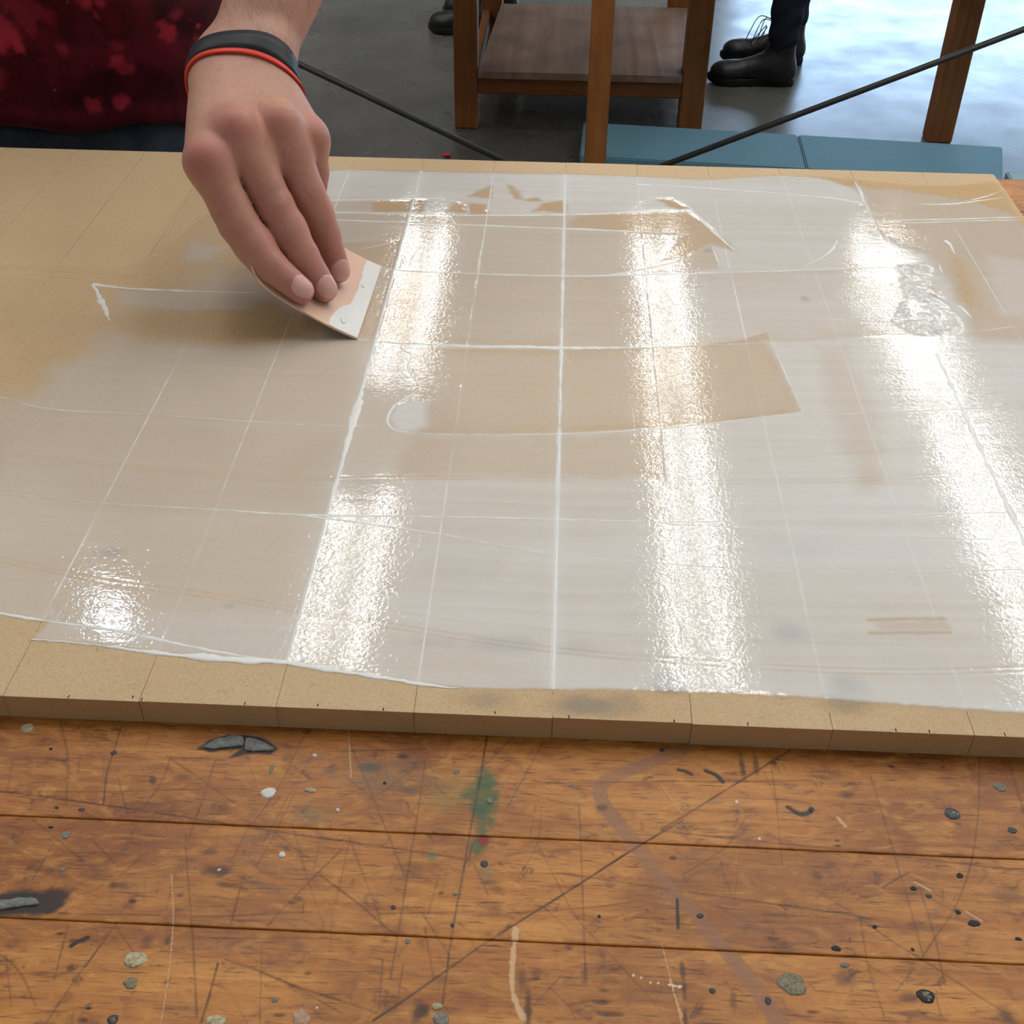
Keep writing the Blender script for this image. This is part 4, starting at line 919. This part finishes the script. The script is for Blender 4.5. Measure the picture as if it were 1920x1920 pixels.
# ================================================================== the man across the bench: hand, arm, shirt, jeans
J = lambda u, v, y: on_y(u, v, y)
MCP = [J(389,305,.349), J(441,246,.369), J(523,236,.390), J(578,260,.406)]
PIP = [J(447,420,.339), J(513,385,.358), J(573,358,.381), J(588,322,.412)]
DIP = [J(504,498,.330), J(564,478,.349), J(608,438,.378), J(580,375,.414)]
TIP = [J(564,545,.3265), J(608,542,.3435), J(634,508,.3725), J(560,405,.410)]
FR = [(.0112, .0121, .0109, .0086), (.0114, .0124, .0111, .0088), (.0112, .0117, .0102, .0083), (.0098, .0096, .0085, .0070)]
WR = J(462, 120, .462); EL = WR+.26*np.array([.27, .72, .64]); SHD = np.array([-.285, .845, TOP+.47])
fa = (EL-WR)/np.linalg.norm(EL-WR); sdv = np.cross(fa, (0, 0, 1)); sdv /= np.linalg.norm(sdv); upv = np.cross(sdv, fa)   # sdv: across the wrist (+X), upv: back of hand
if sdv[0] < 0: sdv = -sdv
if upv[2] < 0: upv = -upv
TH0 = WR-sdv*.020-upv*.012-fa*.012; TH1 = np.array([-.2235, .400, TOP+.085]); TH2 = np.array([-.2120, .372, TOP+.052]); TH3 = np.array([-.1900, .366, TOP+.0235])
UPH = np.array([0, -.15, 1.0]); UPH /= np.linalg.norm(UPH)
def hand_fn(p):
    # forearm and wrist
    d = cap(p, WR-sdv*.012-fa*.012, EL-sdv*.012, .0165, .036)
    d = smin(d, cap(p, WR+sdv*.012-fa*.012, EL+sdv*.014, .0160, .034), f32(.026))
    d = smin(d, ball(p, WR+sdv*.020+upv*.006+fa*.012, .009), f32(.014))           # wrist bone
    d = smin(d, cap(p, EL, SHD, .040, .048), f32(.03))
    # palm: metacarpals fan from the wrist
    pal = None
    for i in range(4):
        w0 = WR+sdv*(-.018+.0115*i)-fa*.004+upv*.004; m = MCP[i]-UPH*.0005
        e = cap(p, w0, m, .0158, .0122); pal = e if pal is None else smin(pal, e, f32(.014))
    pal = smin(pal, cap(p, WR-upv*.012, (MCP[1]+MCP[2])/2-UPH*.020, .014, .013), f32(.02))
    pal = smin(pal, cap(p, WR-sdv*.014-fa*.02, MCP[0]*.85+WR*.15+UPH*.001, .0160, .0128), f32(.014)); d = smin(d, pal, f32(.018))
    for i in range(4):      # extensor tendons
        w0 = WR+sdv*(-.006+.004*i)+upv*.016-fa*.02; m = MCP[i]+UPH*.0030
        d = smin(d, cap(p, w0, m, .0030, .0036), f32(.007))
    for i in range(4): d = smin(d, ball(p, MCP[i]+UPH*.0015, (.0100, .0106, .0100, .0090)[i]), f32(.008))
    # thumb, pinching from beneath
    th = smin(cap(p, TH0, TH1, .0155, .0125), cap(p, TH1, TH2, .0120, .0110), f32(.008)); th = smin(th, cap(p, TH2, TH3, .0105, .0085), f32(.006))
    d = smin(d, th, f32(.014))
    out = d
    for i in range(4):
        a, b, c, e = MCP[i], PIP[i], DIP[i], TIP[i]; r = FR[i]
        f = smin(cap(p, a, b, r[0], r[1]), cap(p, b, c, r[1], r[2]), f32(.003)); f = smin(f, cap(p, c, e, r[2], r[3]), f32(.003))
        dn = CAM-b; ax = (c-a)/np.linalg.norm(c-a); dn = dn-ax*(dn@ax); dn /= np.linalg.norm(dn)
        f = smin(f, ball(p, b+dn*.0016, r[1]*.88), f32(.004)); f = smin(f, cap(p, (a*.7+b*.3), (a*.25+b*.75), r[0]*1.02, r[1]*1.04), f32(.003))
        mid = (b*.5+c*.5)-dn*.002; f = smin(f, ball(p, mid, r[1]*.90), f32(.008))
        out = np.minimum(out, smin(d, f, f32(.0115)))
    return out
def fine_fn(p):
    d = hand_fn(p)
    for i in range(3):      # creases over the finger joints
        for jt, nx_, amp in ((PIP[i], DIP[i], .00055), (DIP[i], TIP[i], .0004)):
            ax = (nx_-jt)/np.linalg.norm(nx_-jt); q = p-jt.astype(f32); t = q@ax.astype(f32); rr = (q*q).sum(1)
            d = d+f32(amp)*(np.cos(t*2600)*np.exp(-(t/.0042)**2)*np.exp(-rr/.0004)).astype(f32)
    return d
lo = np.minimum.reduce(MCP+PIP+TIP+[WR, EL, SHD, TH3])-.06; hi = np.maximum.reduce(MCP+PIP+TIP+[WR, EL, SHD])+.06
Vh, Qh = sdf_arrays(fine_fn, lo, hi, .00135); Vh = relax(Vh, Qh, 2, .5)
me = np_mesh('body', Vh, Qh)
# skin tone: redder over knuckles and fingertips, paler between; yellowish highlight painted on the ring knuckle
def skin_tone(V):
    red = np.zeros(len(V)); pale = np.zeros(len(V)); dk = np.zeros(len(V))
    for i in range(4):
        for c, r, s in ((MCP[i]+UPH*.009-np.array([0, .004, .003]), .015, (.75, .75, .6, .5)[i]), (PIP[i], .012, .45), (DIP[i], .009, .25), (TIP[i], .011, .35)): red = np.maximum(red, s*np.exp(-((V-c)**2).sum(1)/(r*r)))
    fl = np.zeros(len(V))
    for i in range(4):
        ab = PIP[i]-MCP[i]; t = np.clip(((V-MCP[i])@ab)/(ab@ab), 0, 1); q = V-MCP[i]-t[:, None]*ab; fl = np.maximum(fl, .42*np.exp(-(q*q).sum(1)/.00022)*sstep(t, .1, .5))
        ab = TIP[i]-PIP[i]; t = np.clip(((V-PIP[i])@ab)/(ab@ab), 0, 1); q = V-PIP[i]-t[:, None]*ab; fl = np.maximum(fl, .50*np.exp(-(q*q).sum(1)/.0002))
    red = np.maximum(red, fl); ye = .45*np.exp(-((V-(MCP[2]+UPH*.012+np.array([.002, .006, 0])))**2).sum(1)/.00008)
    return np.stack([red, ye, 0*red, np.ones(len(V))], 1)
col_attr(me, 'tone', skin_tone(Vh))
def skin_mat():
    t = NT('skin'); at = t.n('ShaderNodeAttribute'); at.attribute_name = 'tone'; sp = t.n('ShaderNodeSeparateColor'); t.l(at.outputs['Color'], sp.inputs[0])
    v = t.coords((1, 1, 1)); n = t.noise(v, 60, 5, .6, .3); n2 = t.noise(v, 900, 3, .6); n3 = t.noise(v, 260, 4, .6, .5)
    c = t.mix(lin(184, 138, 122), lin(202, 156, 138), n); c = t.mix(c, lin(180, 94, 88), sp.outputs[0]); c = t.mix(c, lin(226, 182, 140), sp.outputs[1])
    c = t.mix(c, lin(184, 120, 104), t.ramp(n3, [(.48, 0.0), (.7, .35)]))
    h = t.math('ADD', t.math('MULTIPLY', n2, .6), n3)
    p = t.bsdf(c, .48, .4, t.bump(h, .22, .0009)); p.inputs['Subsurface Weight'].default_value = .12; p.inputs['Subsurface Radius'].default_value = (.006, .0025, .0015); p.inputs['Subsurface Scale'].default_value = .6
    return t.m
M_skin = skin_mat()
MAN = empty('person', (-.50, .86, 0), 'person in a bleach-spotted dark red T-shirt and jeans, spreading glue with the left hand', 'person')
BODY = put('body', me, M_skin, MAN)
# fingernails
M_nail = plastic('fingernail', lin(228, 178, 172), .25)
def nail(i, wdt, ln):
    c, e = DIP[i], TIP[i]; ax = (e-c)/np.linalg.norm(e-c); n = (CAM-e)/np.linalg.norm(CAM-e)*.75+np.array([.25, 0, .55]); n = n-ax*(n@ax); n /= np.linalg.norm(n); sd_ = np.cross(ax, n)
    R = wdt*.62; ctr = e-ax*.0005; V = []; NU, NV = 11, 11; F = []
    Q_ = []; D_ = []; L_ = []
    for a in range(NU):
        for b in range(NV):
            uu = 2*a/(NU-1)-1; vv = 2*b/(NV-1)-1
            k = (.45+.55*math.sqrt(max(0, 1-vv*vv))) if vv > 0 else max(.04, 1-abs(vv)**2.6)**.5; ang = uu*k*math.radians(52)
            dirv = n*math.cos(ang)+sd_*math.sin(ang); q = ctr+ax*(ln*.5*vv+.0002)
            Q_.append(q+dirv*.016); D_.append(dirv); L_.append((.00045-.0010*max(0, abs(uu)-.75))*(1 if abs(uu) < .99 and abs(vv) < .99 else .1))
    Q_ = np.array(Q_); D_ = np.array(D_)
    for _ in range(22): Q_ = Q_-D_*np.maximum(cap(Q_.astype(f32), DIP[i], TIP[i], FR[i][2], FR[i][3])*.9, 0)[:, None]
    V = Q_+D_*np.array(L_)[:, None]
    for a in range(NU-1):
        for b in range(NV-1): q = a*NV+b; F.append((q, q+1, q+NV+1, q+NV))
    o = put('fingernail', np_mesh('fingernail', V, F), M_nail, BODY); return o
for i in range(3): nail(i, .0140, .0150)
# wristband: black silicone with an orange-red lower edge
bc = J(462, 96, .470)-upv*0; bn = fa-upv*.42-sdv*.30; bn /= np.linalg.norm(bn)
e1 = sdv-bn*(sdv@bn); e1 /= np.linalg.norm(e1); e2 = np.cross(bn, e1)
wc = WR-fa*.023
def ring(off, extra, n=72):
    a = 2*np.pi*np.arange(n)/n; dv = e1*np.cos(a)[:, None]+e2*np.sin(a)[:, None]; p = wc+bn*off+dv*.06
    for _ in range(36): p = p-dv*np.clip(hand_fn(p.astype(f32))*.8, -.01, .01)[:, None]
    return p+dv*extra
def band(name, o0, o1, mat, par, th=.0016):
    R0 = [ring(o, .0004) for o in np.linspace(o0, o1, 4)]; R1 = [ring(o, .0004+th) for o in np.linspace(o0, o1, 4)]
    loops = R1+R0[::-1]; n = 72; V = np.concatenate(loops); F = []; m = len(loops)
    for i in range(m):
        for k_ in range(n): a, b = i*n+k_, i*n+(k_+1) % n; c_, d_ = ((i+1) % m)*n+(k_+1) % n, ((i+1) % m)*n+k_; F.append((a, b, c_, d_))
    bm = bmesh.new(); me = np_mesh(name, V, F, True); bm.from_mesh(me); bmesh.ops.recalc_face_normals(bm, faces=bm.faces); bm.to_mesh(me); bm.free(); return put(name, me, mat, par)
M_band = mat_plain('black_silicone', (.010, .0115, .018), .5, .4, .1, 100); M_red = mat_plain('orange_silicone', lin(226, 62, 44), .5, .4, .05, 100)
WBN = band('wristband', .0, .0152, M_band, MAN); band('band_edge', -.0036, -.0001, M_red, WBN, .0015)
# --- clothes
TC = np.array([-.515, .868])
def torso(z, a, b, p): return (np.sqrt(((p[:, 0]-TC[0])/a)**2+((p[:, 1]-TC[1])/b)**2+1e-9)-1)*b
HEM = [on_y(u, v, y)[2] for u, v, y in ((0,232,.735),(117,247,.738),(343,237,.795))]
def shirt_fn(p):
    z = p[:, 2]-TOP; zz = np.clip(z, -.2, .5)
    a = np.interp(zz, [-.05, .1, .3, .45, .52], [.186, .190, .200, .195, .12]).astype(f32); b = np.interp(zz, [-.05, .06, .3, .45, .52], [.138, .146, .128, .11, .08]).astype(f32)
    d = torso(z, a, b, p)
    d = smin(d, cap(p, SHD+np.array([-.01, 0, -.01]), SHD*.45+EL*.55, .068, .064), f32(.05))
    d = smin(d, cap(p, np.array([2*TC[0]-SHD[0], SHD[1], SHD[2]]), np.array([2*TC[0]-SHD[0]-.05, SHD[1]+.02, SHD[2]-.2]), .068, .064), f32(.05))
    x = p[:, 0]; fold = .0042*np.sin(x*38+z*24+1.2*np.sin(z*30+x*9))+.0030*np.sin(x*71-z*55)+.0022*np.sin(z*95+x*26)
    d = d+fold.astype(f32)*np.clip((z+.02)/.06, 0.15, 1)
    d = d-f32(.0034)*np.exp(-((z-hemz(x)-.009)/.0095)**6).astype(f32)                       # doubled hem
    d = smax(d, hemz(x)-z, f32(.003)); d = smax(d, (z-.53).astype(f32), f32(.02)); return d.astype(f32)
def hemz(x): return (np.interp(x, [-.70, -.53, -.47, -.41, -.345, -.25], [.02, HEM[0]-TOP, HEM[1]-TOP, HEM[1]-TOP+.004, HEM[2]-TOP, HEM[2]-TOP+.008])+.0016*np.sin(x*60)).astype(f32)
me, Vs = sdf_mesh('shirt', shirt_fn, (-.85, .66, TOP-.06), (-.18, 1.06, TOP+.56), .0036, 2)
bl_ = np.zeros(len(Vs)); wob_ = fbm(Vs[:, 0]*150, Vs[:, 2]*150, 3)-.5
for u, v, r_, s_ in ((297,72,.007,.9),(290,62,.005,.8),(305,85,.006,.8),(222,113,.008,.65),(235,130,.007,.5),(180,190,.008,.75),(170,182,.004,.5),(224,193,.008,.8),(181,25,.003,.9),(125,86,.006,.4),(222,86,.006,.3),(310,50,.006,.45),(332,66,.002,.9),(346,77,.002,.9),(108,136,.002,.8),(15,45,.018,.5),(30,60,.012,.7),(50,75,.006,.9),(22,75,.008,.8),(10,130,.012,.35),(165,2,.008,.8),(190,0,.006,.6),(60,5,.02,.35),(345,100,.004,.4)):
    c_ = on_y(u, v, .745); d_ = np.hypot(Vs[:, 0]-c_[0], Vs[:, 2]-c_[2])/r_+wob_*1.1
    bl_ = np.maximum(bl_, s_*(1-sstep(d_, .55, 1.15))*(Vs[:, 1] < .86))
col_attr(me, 'bleach', np.stack([bl_, bl_, bl_, np.ones(len(Vs))], 1))
def shirt_mat():
    t = NT('dark_red_cotton'); v = t.coords((1, 1, 1), 'World'); a = t.noise(v, 13, 4, .6, .8); b = t.noise(v, 26, 4, .55, .3); c3 = t.noise(v, 75, 3, .6); w = t.noise(v, 900, 2, .5)
    c = t.mix((.050, .0025, .0075), (.165, .008, .022), t.ramp(a, [(.35, 0.0), (.7, 1.0)]))
    c = t.mix(c, (.46, .025, .06), t.ramp(b, [(.68, 0.0), (.76, .5)])); c = t.mix(c, (.42, .05, .08), t.ramp(c3, [(.70, 0.0), (.75, .8)]))
    at = t.n('ShaderNodeAttribute'); at.attribute_name = 'bleach'; c = t.mix(c, (.52, .035, .075), at.outputs['Fac'])
    t.bsdf(c, .85, .15, t.bump(w, .3, .0006), Sheen_Weight=.15); return t.m
M_shirt = shirt_mat()
put('shirt', me, M_shirt, MAN)
def jeans_fn(p):
    z = p[:, 2]; d = torso(z, f32(.176), f32(.130), p); d = smax(d, (TOP-.13-z), f32(.05)); d = smax(d, z-(TOP+.04), f32(.01))
    for s in (-1, 1):
        hp = np.array([TC[0]+s*.088, TC[1], TOP-.08]); kn = np.array([TC[0]+s*.10, TC[1]-.01, .48]); an = np.array([TC[0]+s*.11, TC[1]+.02, .09])
        d = smin(d, cap(p, hp, kn, .098, .070), f32(.04)); d = smin(d, cap(p, kn, an, .070, .062), f32(.03))
    return (d+(.0018*np.sin(p[:, 0]*55+p[:, 2]*40))).astype(f32)
me, _ = sdf_mesh('jeans', jeans_fn, (-.85, .66, .02), (-.25, 1.08, TOP+.06), .008)
def denim():
    t = NT('blue_denim'); v = t.coords((1, 1, 1), 'World'); a = t.noise(v, 30, 4, .6); w = t.noise(t.coords((1, 1, .35), 'World'), 1400, 2, .6)
    c = t.mix((.035, .052, .088), (.085, .115, .165), t.ramp(a, [(.35, 0.0), (.7, 1.0)])); c = t.mix(c, (.13, .16, .20), t.ramp(w, [(.58, 0.0), (.75, .6)]))
    t.bsdf(c, .85, .2, t.bump(w, .3, .0006)); return t.m
put('jeans', me, denim(), MAN)
for s in (-1, 1):
    o = np.array([TC[0]+s*.11, TC[1]+.09, 0]); m_, _ = sdf_mesh('shoe', boot_fn(o, -math.pi/2, .09), o+(-.33, -.4, -.01), o+(.33, .2, .16), .006); sh = put('shoe', m_, M_boot, MAN); put('sole', sole_mesh(o, -math.pi/2, 'sole'), M_sole, sh)
# hairs on the forearm and hand
def hairs():
    Vn = np.array([v.normal[:] for v in BODY.data.vertices]); bm_ = []; F = []
    ok = np.where((Vn[:, 2] > -.1) & (Vh[:, 1] > .36) & (Vh[:, 1] < .62))[0]
    ab = WR-MCP[1]; r = RNG.choice(ok, 2600); n = 0
    for ix in r:
        p = Vh[ix]; nn = Vn[ix]
        onh = p[1] < WR[1]-.008
        if onh and RNG.random() > .30: continue
        fl = (-fa*1.0+sdv*.75+RNG.normal(0, .25, 3)); fl = fl-nn*(fl@nn); fl /= np.linalg.norm(fl)
        L = RNG.uniform(.004, .009)*(.75 if onh else 1.1); w = .00006; sd_ = np.cross(fl, nn)
        pts = [p, p+fl*L*.5+nn*L*.16, p+fl*L+nn*L*.14]
        for q, k_ in zip(pts, (1, .8, .2)): bm_ += [q-sd_*w*k_, q+sd_*w*k_]
        F += [(n, n+1, n+3, n+2), (n+2, n+3, n+5, n+4)]; n += 6
    o = put('arm_hair', np_mesh('arm_hair', bm_, F), mat_plain('brown_hair', (.05, .03, .02), .6, .3, .1, 50), BODY); o['kind'] = 'stuff'
hairs()
